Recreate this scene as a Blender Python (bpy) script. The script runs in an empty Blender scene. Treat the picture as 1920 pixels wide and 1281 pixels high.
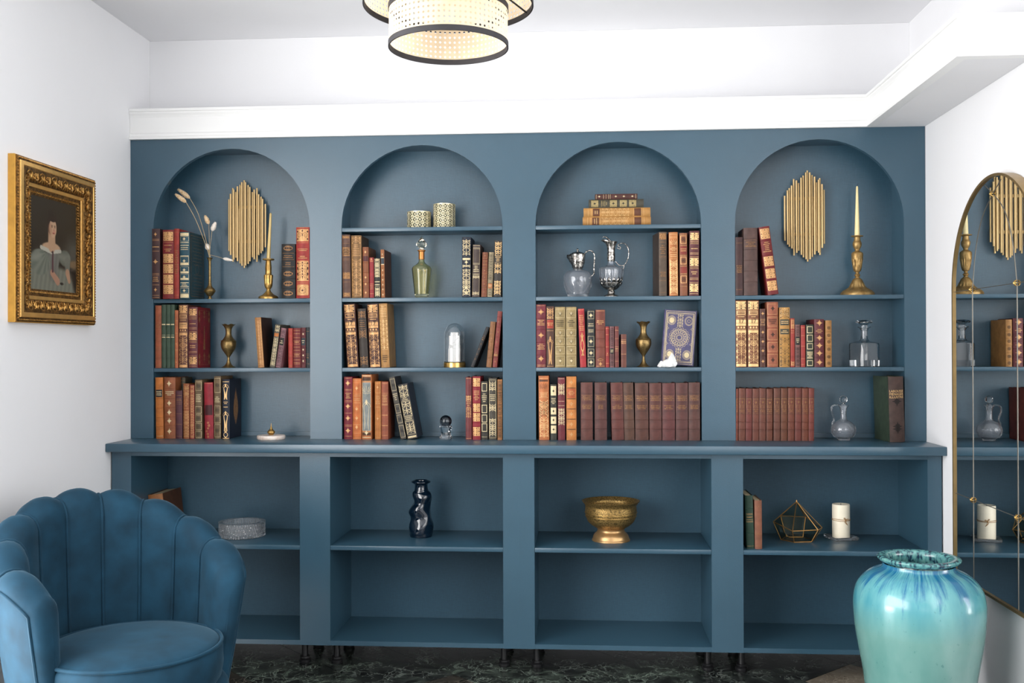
import bpy, bmesh, math, random
from mathutils import Vector, Matrix

random.seed(11)
PI = math.pi
SC = bpy.context.scene
COL = SC.collection

# ------------------------------------------------------------------ camera
HC = 1.21                                   # eye height
F_PX = 1897.9                               # focal length in pixels of a 1920 px wide frame
YAW, PITCH, ROLL = 0.0701, 0.005, -0.0029
_fw = Vector((-math.sin(YAW) * math.cos(PITCH), math.cos(YAW) * math.cos(PITCH), math.sin(PITCH)))
_r0 = Vector((math.cos(YAW), math.sin(YAW), 0))
_u0 = _r0.cross(_fw)
CAM_R = math.cos(ROLL) * _r0 + math.sin(ROLL) * _u0
CAM_U = -math.sin(ROLL) * _r0 + math.cos(ROLL) * _u0
EYE = Vector((0, 0, HC))
cd = bpy.data.cameras.new('camera')
cam = bpy.data.objects.new('camera', cd)
COL.objects.link(cam)
m = Matrix((CAM_R, CAM_U, -_fw)).transposed().to_4x4()
m.translation = EYE
cam.matrix_world = m
cd.sensor_width = 36.0
cd.lens = F_PX / 1920 * 36.0
cd.clip_start = 0.05
SC.camera = cam

# ------------------------------------------------------------------ world, exposure, light
SC.view_settings.view_transform = 'Standard'
SC.view_settings.look = 'None'
SC.view_settings.exposure = 0.06
SC.view_settings.gamma = 1.0
SC.view_settings.use_curve_mapping = False
SC.cycles.max_bounces = 10
SC.cycles.diffuse_bounces = 5
SC.cycles.transmission_bounces = 8
SC.cycles.transparent_max_bounces = 8
SC.cycles.sample_clamp_indirect = 4.0
SC.cycles.blur_glossy = 0.6
w = bpy.data.worlds.new('world')
SC.world = w
w.use_nodes = True
w.node_tree.nodes['Background'].inputs[0].default_value = (0.80, 0.88, 1.0, 1)
w.node_tree.nodes['Background'].inputs[1].default_value = 1.0

def area(name, loc, direction, sx, sy, power, color):
    l = bpy.data.lights.new(name, 'AREA')
    l.shape = 'RECTANGLE'; l.size = sx; l.size_y = sy; l.energy = power; l.color = color
    o = bpy.data.objects.new(name, l); COL.objects.link(o)
    o.location = loc
    o.rotation_euler = Vector(direction).to_track_quat('-Z', 'Y').to_euler()
    return o
# room extents used by the windows
XL, XR = -1.7989, 1.291
Y_REAR = -5.0
area('left_window_daylight', (XL - 0.035, 0.86, 1.49), (1, 0, 0), 3.3, 1.62, 156, (1.0, 0.985, 0.965))
area('right_window_daylight', (XR + 0.035, 0.60, 1.56), (-1, 0, 0), 3.4, 1.5, 68, (1.0, 0.985, 0.965))
area('left_low_fill', (XL - 0.035, 1.985, 0.36), (1, 0, 0), 1.08, 0.5, 34, (1.0, 0.985, 0.965))  # added low light to brighten the armchair's left arm
area('rear_fill', (-0.25, Y_REAR - 0.10, 1.55), (0, 1, 0), 2.2, 1.5, 14, (1.0, 0.985, 0.96))  # added soft fill from behind the camera

# ------------------------------------------------------------------ geometry of the place (camera-height based)
YU, YB, YBU, YL, YC = 3.917, 4.1002, 4.068, 3.7428, 3.70
ZT, ZC, ZCB = HC + 0.8271, HC - 0.362, HC - 0.3939
LT, LS, LSB, LB, LBT = HC - 0.412, HC - 0.7454, HC - 0.762, HC - 1.1188, HC - 1.1011
S0, S1, S2, CE = HC + 0.4683, HC + 0.1926, HC - 0.0815, HC + 1.2778
CAB = [(-1.7172, -1.0643), (-0.9489, -0.298), (-0.1816, 0.4659), (0.5803, 1.2358)]
ARCH = [(-1.7049, -1.0715), (-0.9449, -0.3111), (-0.1826, 0.4523), (0.5805, 1.2106)]

def ray(u, v):
    return _fw + CAM_R * ((u - 960) / F_PX) - CAM_U * ((v - 640.5) / F_PX)
def at(u, v, Y):
    d = ray(u, v); return EYE + d * (Y / d.y)
def at_x(u, v, X):
    d = ray(u, v); return EYE + d * (X / d.x)
def at_z(u, v, Z):
    d = ray(u, v); return EYE + d * ((Z - HC) / d.z)

# ------------------------------------------------------------------ materials
def lin(c):
    return tuple((x / 255 / 12.92) if x / 255 <= 0.04045 else ((x / 255 + 0.055) / 1.055) ** 2.4 for x in c)
_mats = {}
def nodes(name):
    mt = bpy.data.materials.new(name); mt.use_nodes = True
    nt = mt.node_tree
    return mt, nt, nt.nodes['Principled BSDF']
def mat(name, c, rough=0.5, metal=0.0, var=0.12, scale=40.0, bump=0.0, bscale=300.0, stretch=None, c2=None, c2pos=(0.45, 0.62), spec=0.5, coat=0.0, sheen=0.0):
    """principled colour broken up by noise; c2 = second colour mixed in by the noise"""
    if name in _mats: return _mats[name]
    mt, nt, b = nodes(name)
    N, L = nt.nodes.new, nt.links.new
    tc = N('ShaderNodeTexCoord')
    src = tc.outputs['Object']
    if stretch:
        mp = N('ShaderNodeMapping'); mp.inputs['Scale'].default_value = stretch
        L(src, mp.inputs['Vector']); src = mp.outputs['Vector']
    nz = N('ShaderNodeTexNoise'); nz.inputs['Scale'].default_value = scale; nz.inputs['Detail'].default_value = 5
    L(src, nz.inputs['Vector'])
    rp = N('ShaderNodeValToRGB')
    a = lin(c)
    if c2 is None:
        lo = tuple(x * (1 - var) for x in a); hi = tuple(min(1, x * (1 + var)) for x in a)
        rp.color_ramp.elements[0].position = 0.3; rp.color_ramp.elements[1].position = 0.7
    else:
        lo, hi = a, lin(c2)
        rp.color_ramp.elements[0].position, rp.color_ramp.elements[1].position = c2pos
    rp.color_ramp.elements[0].color = (*lo, 1); rp.color_ramp.elements[1].color = (*hi, 1)
    L(nz.outputs['Fac'], rp.inputs['Fac']); L(rp.outputs['Color'], b.inputs['Base Color'])
    b.inputs['Roughness'].default_value = rough; b.inputs['Metallic'].default_value = metal
    b.inputs['Specular IOR Level'].default_value = spec
    b.inputs['Coat Weight'].default_value = coat
    if sheen:
        b.inputs['Sheen Weight'].default_value = sheen; b.inputs['Sheen Roughness'].default_value = 0.35
        b.inputs['Sheen Tint'].default_value = (0.5, 0.8, 1.0, 1)
    if bump:
        n2 = N('ShaderNodeTexNoise'); n2.inputs['Scale'].default_value = bscale; n2.inputs['Detail'].default_value = 3
        L(src, n2.inputs['Vector'])
        bp = N('ShaderNodeBump'); bp.inputs['Strength'].default_value = bump; bp.inputs['Distance'].default_value = 0.002
        L(n2.outputs['Fac'], bp.inputs['Height']); L(bp.outputs['Normal'], b.inputs['Normal'])
    _mats[name] = mt
    return mt
def glass(name, c=(255, 255, 255), rough=0.0, ior=1.45, bump=0.0, bscale=60):
    if name in _mats: return _mats[name]
    mt, nt, b = nodes(name)
    b.inputs['Base Color'].default_value = (*lin(c), 1)
    b.inputs['Transmission Weight'].default_value = 1.0
    b.inputs['Roughness'].default_value = rough
    b.inputs['IOR'].default_value = ior
    if bump:
        N, L = nt.nodes.new, nt.links.new
        tc = N('ShaderNodeTexCoord'); n2 = N('ShaderNodeTexVoronoi'); n2.inputs['Scale'].default_value = bscale
        L(tc.outputs['Object'], n2.inputs['Vector'])
        bp = N('ShaderNodeBump'); bp.inputs['Strength'].default_value = bump; bp.inputs['Distance'].default_value = 0.003
        L(n2.outputs['Distance'], bp.inputs['Height']); L(bp.outputs['Normal'], b.inputs['Normal'])
    _mats[name] = mt
    return mt

M_WALL = mat('white_wall_plaster', (230, 230, 232), 0.75, var=0.012, scale=3, bump=0.05, bscale=120)
M_TRIM = mat('white_trim_gloss', (234, 234, 233), 0.45, var=0.01, scale=3)
PAINT = (46, 77, 94)
def paint(name, rough, bump, bscale, stretch=None):
    return mat(name, PAINT, rough, var=0.05, scale=6, bump=bump, bscale=bscale, stretch=stretch, spec=0.68)
M_PAINT = paint('teal_blue_paint', 0.33, 0.10, 260)
def woven(name, rough, spec):
    """the same paint over a coarse linen weave: fine crossed threads in colour and relief"""
    mt, nt, b = nodes(name)
    N, L = nt.nodes.new, nt.links.new
    tc = N('ShaderNodeTexCoord'); outs = []
    for st in ((0.10, 1, 1), (1, 1, 0.10)):
        mp = N('ShaderNodeMapping'); mp.inputs['Scale'].default_value = st; L(tc.outputs['Object'], mp.inputs['Vector'])
        nz = N('ShaderNodeTexNoise'); nz.inputs['Scale'].default_value = 480; nz.inputs['Detail'].default_value = 2
        L(mp.outputs['Vector'], nz.inputs['Vector']); outs.append(nz.outputs['Fac'])
    ad = N('ShaderNodeMath'); ad.operation = 'ADD'; L(outs[0], ad.inputs[0]); L(outs[1], ad.inputs[1])
    mr_ = N('ShaderNodeMapRange'); L(ad.outputs[0], mr_.inputs['Value']); mr_.inputs['From Min'].default_value = 0.7; mr_.inputs['From Max'].default_value = 1.3
    big = N('ShaderNodeTexNoise'); big.inputs['Scale'].default_value = 7; L(tc.outputs['Object'], big.inputs['Vector'])
    mx = N('ShaderNodeMix'); mx.data_type = 'FLOAT'; mx.inputs['Factor'].default_value = 0.3; L(mr_.outputs[0], mx.inputs['A']); L(big.outputs['Fac'], mx.inputs['B'])
    rp = N('ShaderNodeValToRGB'); a = lin(PAINT)
    rp.color_ramp.elements[0].color = (*(x * 0.86 for x in a), 1); rp.color_ramp.elements[1].color = (*(x * 1.14 for x in a), 1)
    L(mx.outputs['Result'], rp.inputs['Fac']); L(rp.outputs['Color'], b.inputs['Base Color'])
    b.inputs['Roughness'].default_value = rough; b.inputs['Specular IOR Level'].default_value = spec
    bp = N('ShaderNodeBump'); bp.inputs['Strength'].default_value = 0.2; bp.inputs['Distance'].default_value = 0.001
    L(ad.outputs[0], bp.inputs['Height']); L(bp.outputs['Normal'], b.inputs['Normal'])
    return mt
M_PANEL = woven('teal_blue_paint_canvas', 0.38, 0.68)
M_TOP = paint('teal_blue_paint_worktop', 0.33, 0.12, 120, (1, 6, 6))
M_BLACK = mat('black_plastic', (22, 22, 24), 0.4)
M_BRASS = mat('aged_brass', (150, 118, 66), 0.34, 0.9, scale=30, c2=(196, 160, 96), c2pos=(0.35, 0.65), bump=0.15, bscale=220)
M_BRASS_OLD = mat('dark_engraved_brass', (110, 90, 56), 0.36, 0.85, scale=140, c2=(156, 130, 84), c2pos=(0.3, 0.7), bump=0.4, bscale=260)
M_GOLDTUBE = mat('satin_gold_tube', (196, 168, 120), 0.38, 0.6, var=0.03, scale=2)
M_SILVER = mat('tarnished_silver', (92, 88, 84), 0.25, 0.95, scale=120, c2=(190, 186, 180), c2pos=(0.4, 0.6), bump=0.3, bscale=200)
M_GLASS = glass('clear_glass', ior=1.5)
M_CUT = glass('cut_crystal', (240, 242, 246), rough=0.06, bump=0.5, bscale=160)
M_CUT.node_tree.nodes['Principled BSDF'].inputs['Transmission Weight'].default_value = 0.95
M_JUG = glass('cut_jug_glass', (244, 246, 250), rough=0.05, ior=1.5)
M_JUG.node_tree.nodes['Principled BSDF'].inputs['Transmission Weight'].default_value = 0.95
M_CUT2 = glass('cut_crystal_clear', (248, 250, 252), rough=0.03, ior=1.5)
M_CUT2.node_tree.nodes['Principled BSDF'].inputs['Transmission Weight'].default_value = 0.93
M_PAGE = mat('aged_paper_edges', (206, 186, 150), 0.9, var=0.18, scale=60, stretch=(40, 1, 1), bump=0.3, bscale=60)
M_CANDLE = mat('cream_wax', (238, 228, 206), 0.45, var=0.03)
M_CANDLE_GOLD = mat('gold_wax', (196, 170, 112), 0.4, 0.15, var=0.06)
GILT = {
    'g': mat('gilt_tooling', (188, 142, 92), 0.42, 0.35, scale=260, c2=(138, 92, 54), c2pos=(0.55, 0.72)),
    'b': mat('bright_gilt_tooling', (208, 170, 116), 0.42, 0.3, scale=260, c2=(158, 116, 70), c2pos=(0.6, 0.75)),
    'o': mat('olive_gilt_tooling', (158, 140, 96), 0.45, 0.3, scale=260, c2=(122, 104, 66), c2pos=(0.5, 0.7)),
    'd': mat('worn_gilt_tooling', (150, 108, 62), 0.5, 0.3, scale=300, c2=(96, 62, 40), c2pos=(0.45, 0.62)),
    'c': mat('cream_gilt_tooling', (204, 186, 146), 0.5, 0.15, scale=300, c2=(164, 138, 98), c2pos=(0.55, 0.7)),
}
def leather(c):
    c = tuple(int(round(x * 0.86)) for x in c)
    return mat('leather_%d_%d_%d' % c, c, 0.5, var=0.26, scale=38, bump=0.15, bscale=700, spec=0.32)

# ------------------------------------------------------------------ mesh helpers
def obj(name, verts, faces, material, parent=None, smooth=None, loc=None):
    me = bpy.data.meshes.new(name)
    me.from_pydata([tuple(v) for v in verts], [], faces)
    me.validate(); me.update()
    o = bpy.data.objects.new(name, me); COL.objects.link(o)
    if material is not None: me.materials.append(material)
    if parent is not None: o.parent = parent
    if loc is not None: o.location = loc
    if smooth is not None: shade(me, smooth)
    return o
def shade(me, ang):
    me.polygons.foreach_set('use_smooth', [True] * len(me.polygons))
    me.set_sharp_from_angle(angle=math.radians(ang))
def from_bm(name, bm, material, parent=None, smooth=None):
    me = bpy.data.meshes.new(name); bm.to_mesh(me); bm.free()
    o = bpy.data.objects.new(name, me); COL.objects.link(o)
    if material is not None: me.materials.append(material)
    if parent is not None: o.parent = parent
    if smooth is not None: shade(me, smooth)
    return o
def thing(name, label, cat, loc=(0, 0, 0), group=None, rot=None):
    o = bpy.data.objects.new(name, None); COL.objects.link(o)
    o.empty_display_size = 0.05
    o.location = loc
    if rot: o.rotation_euler = rot
    o['label'] = label; o['category'] = cat
    if group: o['group'] = group
    return o
def structure(o):
    o['kind'] = 'structure'; return o
def bm_box(bm, x0, x1, y0, y1, z0, z1, bev=0.0):
    t = bmesh.new()
    vs = [t.verts.new((x, y, z)) for x in (x0, x1) for y in (y0, y1) for z in (z0, z1)]
    for f in ((0, 1, 3, 2), (4, 6, 7, 5), (0, 4, 5, 1), (2, 3, 7, 6), (0, 2, 6, 4), (1, 5, 7, 3)):
        t.faces.new([vs[i] for i in f])
    if bev: bmesh.ops.bevel(t, geom=t.edges[:], offset=bev, segments=2, affect='EDGES', profile=0.5)
    bmesh.ops.recalc_face_normals(t, faces=t.faces[:])
    me = bpy.data.meshes.new('tmp'); t.to_mesh(me); t.free(); bm.from_mesh(me); bpy.data.meshes.remove(me)
def box(name, x0, x1, y0, y1, z0, z1, material, parent=None, bev=0.0):
    bm = bmesh.new(); bm_box(bm, x0, x1, y0, y1, z0, z1, bev)
    return from_bm(name, bm, material, parent, 35 if bev else None)
class MB:
    def __init__(s): s.v = []; s.f = []
    def add(s, vs, fs):
        n = len(s.v); s.v += vs; s.f += [tuple(i + n for i in f) for f in fs]
    def grid(s, rows, closed_u=False, closed_v=False):
        R, C = len(rows), len(rows[0]); n = len(s.v)
        for r in rows: s.v += r
        for i in range(R if closed_v else R - 1):
            for j in range(C if closed_u else C - 1):
                a, b = i * C + j, i * C + (j + 1) % C
                c, d = ((i + 1) % R) * C + (j + 1) % C, ((i + 1) % R) * C + j
                s.f.append((n + a, n + b, n + c, n + d))
    def lathe(s, prof, seg=32, rf=None, c=(0, 0), cap0=False, cap1=False):
        """prof: (radius, z) from the bottom up; rf(angle, r, z) -> radius"""
        rows = []
        for r, z in prof:
            rows.append([((rf(2 * PI * k / seg, r, z) if rf else r) * math.cos(2 * PI * k / seg) + c[0],
                          (rf(2 * PI * k / seg, r, z) if rf else r) * math.sin(2 * PI * k / seg) + c[1], z) for k in range(seg)])
        n = len(s.v)
        s.grid(rows, closed_u=True)
        if cap0: s.f.append(tuple(n + k for k in reversed(range(seg))))
        if cap1:
            e = n + (len(prof) - 1) * seg
            s.f.append(tuple(e + k for k in range(seg)))
    def tube(s, pts, rad, seg=8, closed=False, caps=True):
        pts = [Vector(p) for p in pts]; n = len(pts)
        rads = rad if isinstance(rad, (list, tuple)) else [rad] * n
        rows = []; up = None
        for i, p in enumerate(pts):
            a = pts[i - 1] if (i or closed) else p
            b = pts[(i + 1) % n] if (i < n - 1 or closed) else p
            t = (b - a).normalized()
            if up is None:
                up = Vector((0, 0, 1)) if abs(t.z) < 0.9 else Vector((1, 0, 0))
            sd = t.cross(up).normalized(); up = sd.cross(t).normalized()
            rows.append([tuple(p + (sd * math.cos(2 * PI * k / seg) + up * math.sin(2 * PI * k / seg)) * rads[i]) for k in range(seg)])
        b0 = len(s.v)
        s.grid(rows, closed_u=True, closed_v=closed)
        if caps and not closed:
            s.f.append(tuple(b0 + k for k in reversed(range(seg))))
            s.f.append(tuple(b0 + (n - 1) * seg + k for k in range(seg)))
    def box(s, x0, x1, y0, y1, z0, z1):
        s.add([(x, y, z) for x in (x0, x1) for y in (y0, y1) for z in (z0, z1)],
              [(0, 1, 3, 2), (4, 6, 7, 5), (0, 4, 5, 1), (2, 3, 7, 6), (0, 2, 6, 4), (1, 5, 7, 3)])
    def obj(s, name, material, parent=None, smooth=40):
        bm = bmesh.new()
        me = bpy.data.meshes.new(name); me.from_pydata([tuple(v) for v in s.v], [], s.f); me.update()
        bm.from_mesh(me); bpy.data.meshes.remove(me)
        bmesh.ops.recalc_face_normals(bm, faces=bm.faces[:])
        return from_bm(name, bm, material, parent, smooth)
def spline(pts, n=6):
    """catmull-rom through 2-D / 3-D points"""
    P = [Vector(p) for p in pts]; out = []
    for i in range(len(P) - 1):
        p0 = P[max(i - 1, 0)]; p1 = P[i]; p2 = P[i + 1]; p3 = P[min(i + 2, len(P) - 1)]
        for k in range(n):
            t = k / n
            out.append(0.5 * ((2 * p1) + (p2 - p0) * t + (2 * p0 - 5 * p1 + 4 * p2 - p3) * t * t + (3 * p1 - p0 - 3 * p2 + p3) * t ** 3))
    out.append(P[-1])
    return out
def smooth_profile(prof, n=5):
    return [(max(p[0], 0.0), p[1]) for p in spline(prof, n)]
_fonts = {}
def text_mesh(txt, size):
    key = (txt, size)
    if key in _fonts: return _fonts[key]
    cu = bpy.data.curves.new('t', 'FONT'); cu.body = txt; cu.size = size; cu.align_x = 'CENTER'; cu.align_y = 'CENTER'; cu.resolution_u = 2
    o = bpy.data.objects.new('t', cu); COL.objects.link(o)
    dg = bpy.context.evaluated_depsgraph_get(); dg.update()
    me = o.evaluated_get(dg).to_mesh()
    r = ([tuple(v.co) for v in me.vertices], [tuple(p.vertices) for p in me.polygons])
    o.evaluated_get(dg).to_mesh_clear()
    bpy.data.objects.remove(o); bpy.data.curves.remove(cu)
    _fonts[key] = r
    return r

# ------------------------------------------------------------------ room shell
def marble(name, base, vein, patch):
    mt, nt, b = nodes(name)
    N, L = nt.nodes.new, nt.links.new
    tc = N('ShaderNodeTexCoord')
    wn = N('ShaderNodeTexNoise'); wn.inputs['Scale'].default_value = 9; wn.inputs['Detail'].default_value = 6
    L(tc.outputs['Object'], wn.inputs['Vector'])
    sb = N('ShaderNodeVectorMath'); sb.operation = 'SUBTRACT'; L(wn.outputs['Color'], sb.inputs[0]); sb.inputs[1].default_value = (.5, .5, .5)
    sc_ = N('ShaderNodeVectorMath'); sc_.operation = 'SCALE'; L(sb.outputs[0], sc_.inputs[0]); sc_.inputs['Scale'].default_value = 0.16
    wv = N('ShaderNodeVectorMath'); wv.operation = 'ADD'; L(tc.outputs['Object'], wv.inputs[0]); L(sc_.outputs[0], wv.inputs[1])
    veins = []
    for scl, wd in ((11, 0.035), (30, 0.05)):           # broken-stone veins, coarse and fine
        vo = N('ShaderNodeTexVoronoi'); vo.feature = 'DISTANCE_TO_EDGE'; vo.inputs['Scale'].default_value = scl
        L(wv.outputs[0], vo.inputs['Vector'])
        rv = N('ShaderNodeMapRange'); L(vo.outputs['Distance'], rv.inputs['Value'])
        rv.inputs['From Min'].default_value = 0; rv.inputs['From Max'].default_value = wd; rv.inputs['To Min'].default_value = 1; rv.inputs['To Max'].default_value = 0
        veins.append(rv.outputs[0])
    mxv = N('ShaderNodeMath'); mxv.operation = 'MAXIMUM'; L(veins[0], mxv.inputs[0]); L(veins[1], mxv.inputs[1])
    mk = N('ShaderNodeMapRange'); L(wn.outputs['Fac'], mk.inputs['Value']); mk.inputs['From Min'].default_value = .38; mk.inputs['From Max'].default_value = .6
    r1 = N('ShaderNodeMath'); r1.operation = 'MULTIPLY'; L(mxv.outputs[0], r1.inputs[0]); L(mk.outputs[0], r1.inputs[1])
    n2 = N('ShaderNodeTexNoise'); n2.inputs['Scale'].default_value = 14; n2.inputs['Detail'].default_value = 12; n2.inputs['Roughness'].default_value = 0.75; n2.inputs['Distortion'].default_value = 0.8
    L(tc.outputs['Object'], n2.inputs['Vector'])
    r2 = N('ShaderNodeValToRGB'); r2.color_ramp.elements[0].position = 0.48; r2.color_ramp.elements[1].position = 0.66
    r2.color_ramp.elements[0].color = (*lin(base), 1); r2.color_ramp.elements[1].color = (*lin(patch), 1)
    L(n2.outputs['Fac'], r2.inputs['Fac'])
    mx = N('ShaderNodeMix'); mx.data_type = 'RGBA'
    L(r1.outputs[0], mx.inputs['Factor']); L(r2.outputs['Color'], mx.inputs['A'])
    mx.inputs['B'].default_value = (*lin(vein), 1)
    L(mx.outputs['Result'], b.inputs['Base Color'])
    b.inputs['Roughness'].default_value = 0.22
    return mt
M_MARBLE = [marble('green_marble', (26, 29, 28), (118, 130, 120), (84, 96, 86)),
            marble('black_marble', (20, 22, 23), (108, 116, 110), (66, 74, 68)),
            marble('grey_brown_marble', (38, 36, 32), (112, 106, 96), (76, 72, 64)),
            marble('beige_marble', (118, 109, 96), (150, 140, 124), (94, 84, 72))]
M_GROUT = mat('dark_grout', (40, 38, 36), 0.9)

fl = structure(box('floor', XL - 0.2, XR + 0.2, Y_REAR - 0.2, 4.3, -0.12, -0.003, M_GROUT))
def clip(poly, a, b, c):            # keep a*x + b*y <= c
    out = []
    for i, p in enumerate(poly):
        q = poly[(i + 1) % len(poly)]
        dp, dq = a * p[0] + b * p[1] - c, a * q[0] + b * q[1] - c
        if dp <= 0: out.append(p)
        if dp * dq < 0:
            t = dp / (dp - dq); out.append((p[0] + (q[0] - p[0]) * t, p[1] + (q[1] - p[1]) * t))
    return out
_rt = random.Random(5)
BEIGE = at_z(1590, 1262, 0)
TS = 0.30; HD = TS / math.sqrt(2)
for i in range(-12, 14):
    for j in range(-26, 26):
        if (i + j) % 2: continue
        cx, cy = i * HD - 0.055, j * HD + 0.11
        g = 0.0015
        p = [(cx - HD + g, cy), (cx, cy - HD + g), (cx + HD - g, cy), (cx, cy + HD - g)]
        for a, b, c in ((-1, 0, -XL - 0.002), (1, 0, XR - 0.002), (0, -1, -Y_REAR), (0, 1, 4.098)):
            p = clip(p, a, b, c) if p else p
        if len(p) < 3: continue
        n = len(p)
        vs = [(x, y, 0.0) for x, y in p] + [(x, y, -0.0029) for x, y in p]
        fs = [tuple(range(n))] + [(k, k + n, (k + 1) % n + n, (k + 1) % n) for k in range(n)]
        r = _rt.random()
        mi = 0 if r < 0.55 else 1 if r < 0.84 else 2
        if abs(cx - BEIGE.x) + abs(cy - BEIGE.y) < HD: mi = 3
        obj('marble_tile', vs, fs, M_MARBLE[mi], fl)

structure(box('ceiling', XL - 0.2, XR + 0.2, Y_REAR - 0.2, 4.3, CE, CE + 0.12, M_WALL))
structure(box('wall_back', XL - 0.2, XR + 0.2, 4.1005, 4.25, 0.0, CE - 0.0005, M_WALL))
def wall_with_window(name, axis, p0, p1, a0, a1, w0, w1, z0, z1, n, trimname, low=None):
    """wall slab between p0,p1 on its thin axis, running a0..a1, with an opening w0..w1 x z0..z1"""
    m_ = MB()
    def put(mm, b0, b1, c0, c1, q0=p0, q1=p1):
        if axis == 'x': mm.box(q0, q1, b0, b1, c0, c1)
        else: mm.box(b0, b1, q0, q1, c0, c1)
    top = CE - 0.0005
    put(m_, a0, w0, 0, top); put(m_, w1, a1, 0, top); put(m_, w0, w1, z1, top)
    if low is None: put(m_, w0, w1, 0, z0)
    else:                                   # low opening under the window, added for the light on the chair arm
        a_, b_, c_, d_ = low
        put(m_, w0, a_, 0, z0); put(m_, b_, w1, 0, z0); put(m_, a_, b_, 0, c_); put(m_, a_, b_, d_, z0)
    structure(m_.obj(name, M_WALL, smooth=None))
    f = MB(); t = 0.05; q0, q1 = (p0 + 0.012, p1 - 0.012)
    put(f, w0, w0 + t, z0, z1, q0, q1); put(f, w1 - t, w1, z0, z1, q0, q1)
    put(f, w0 + t, w1 - t, z0, z0 + t, q0, q1); put(f, w0 + t, w1 - t, z1 - t, z1, q0, q1)
    f.v = [tuple(v) for v in f.v]; wo = structure(f.obj('window_%d' % n, M_TRIM, smooth=None))
    mid = (w0 + w1) / 2; qm = q1 - 0.018 if p1 == XL else q0 + 0.018 if p0 == XR else (q0 + q1) / 2
    for b in (mid,):
        g_ = MB(); put(g_, b - 0.02, b + 0.02, z0 + t, z1 - t, qm - 0.015, qm + 0.015); g_.obj('mullion', M_TRIM, wo, None)
    for k in (1, 2):
        zz = z0 + (z1 - z0) * k / 3
        g_ = MB(); put(g_, w0 + t, mid - 0.02, zz - 0.012, zz + 0.012, qm - 0.012, qm + 0.012); g_.obj('glazing_bar', M_TRIM, wo, None)
        g_ = MB(); put(g_, mid + 0.02, w1 - t, zz - 0.012, zz + 0.012, qm - 0.012, qm + 0.012); g_.obj('glazing_bar', M_TRIM, wo, None)
wall_with_window('wall_left', 'x', XL - 0.12, XL, Y_REAR, 4.1, -0.85, 2.57, 0.66, 2.32, 1, 'a', (1.42, 2.55, 0.08, 0.62))
wall_with_window('wall_right', 'x', XR, XR + 0.12, Y_REAR, 4.1, -1.15, 2.35, 0.78, 2.34, 2, 'b')
wall_with_window('wall_rear', 'y', Y_REAR - 0.12, Y_REAR, XL - 0.12, XR + 0.12, -1.4, 0.9, 0.77, 2.33, 3, 'c')  # window opening here is added for the frontal fill

# moulded ledge that caps the bookcase, turns along the right wall and dies into it
def sweep(name, path, prof, material):
    """mitred sweep of prof (outward offset, z) along a plan path; outward is to the right of travel"""
    rows = []
    n = len(path)
    nor = []
    for i in range(n - 1):
        d = (Vector(path[i + 1]) - Vector(path[i])).normalized(); nor.append(Vector((d.y, -d.x)))
    for i, p in enumerate(path):
        if i == 0: o = nor[0]
        elif i == n - 1: o = nor[-1]
        else:
            o = (nor[i - 1] + nor[i]); o = o / (o.dot(nor[i]))
        rows.append([(p[0] + o.x * q[0], p[1] + o.y * q[0], q[1]) for q in prof])
    mm = MB(); mm.grid(rows)
    mm.f.append(tuple(range(len(prof)))); mm.f.append(tuple((n - 1) * len(prof) + k for k in range(len(prof))))
    return mm
LX = at(1630, 240, YU).x                     # left face of the right-hand ledge
LY = 2.99                                    # its near end
LH = 0.122
prof = [(-0.02, ZT + 0.0005), (0.014, ZT + 0.0005), (0.016, ZT + 0.010), (0.010, ZT + 0.013), (0.010, ZT + 0.022), (0.004, ZT + 0.028),
        (0.004, ZT + LH - 0.034), (0.007, ZT + LH - 0.026), (0.012, ZT + LH - 0.018), (0.012, ZT + LH - 0.012), (0.016, ZT + LH - 0.010), (0.016, ZT + LH), (-0.02, ZT + LH)]
path = [(XL + 0.001, YU), (LX, YU), (LX, LY), (XR - 0.001, LY)]
structure(sweep('trim_1', path, prof, M_TRIM).obj('trim_1', M_TRIM, smooth=None))
core = MB()
core.box(XL + 0.001, LX + 0.019, YU + 0.0195, 4.0995, ZT + 0.0005, ZT + LH - 0.0003)
core.box(LX + 0.0195, XR - 0.001, LY + 0.0195, 4.0995, ZT + 0.0005, ZT + LH - 0.0003)
structure(core.obj('trim_2', M_WALL, smooth=None))

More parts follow.
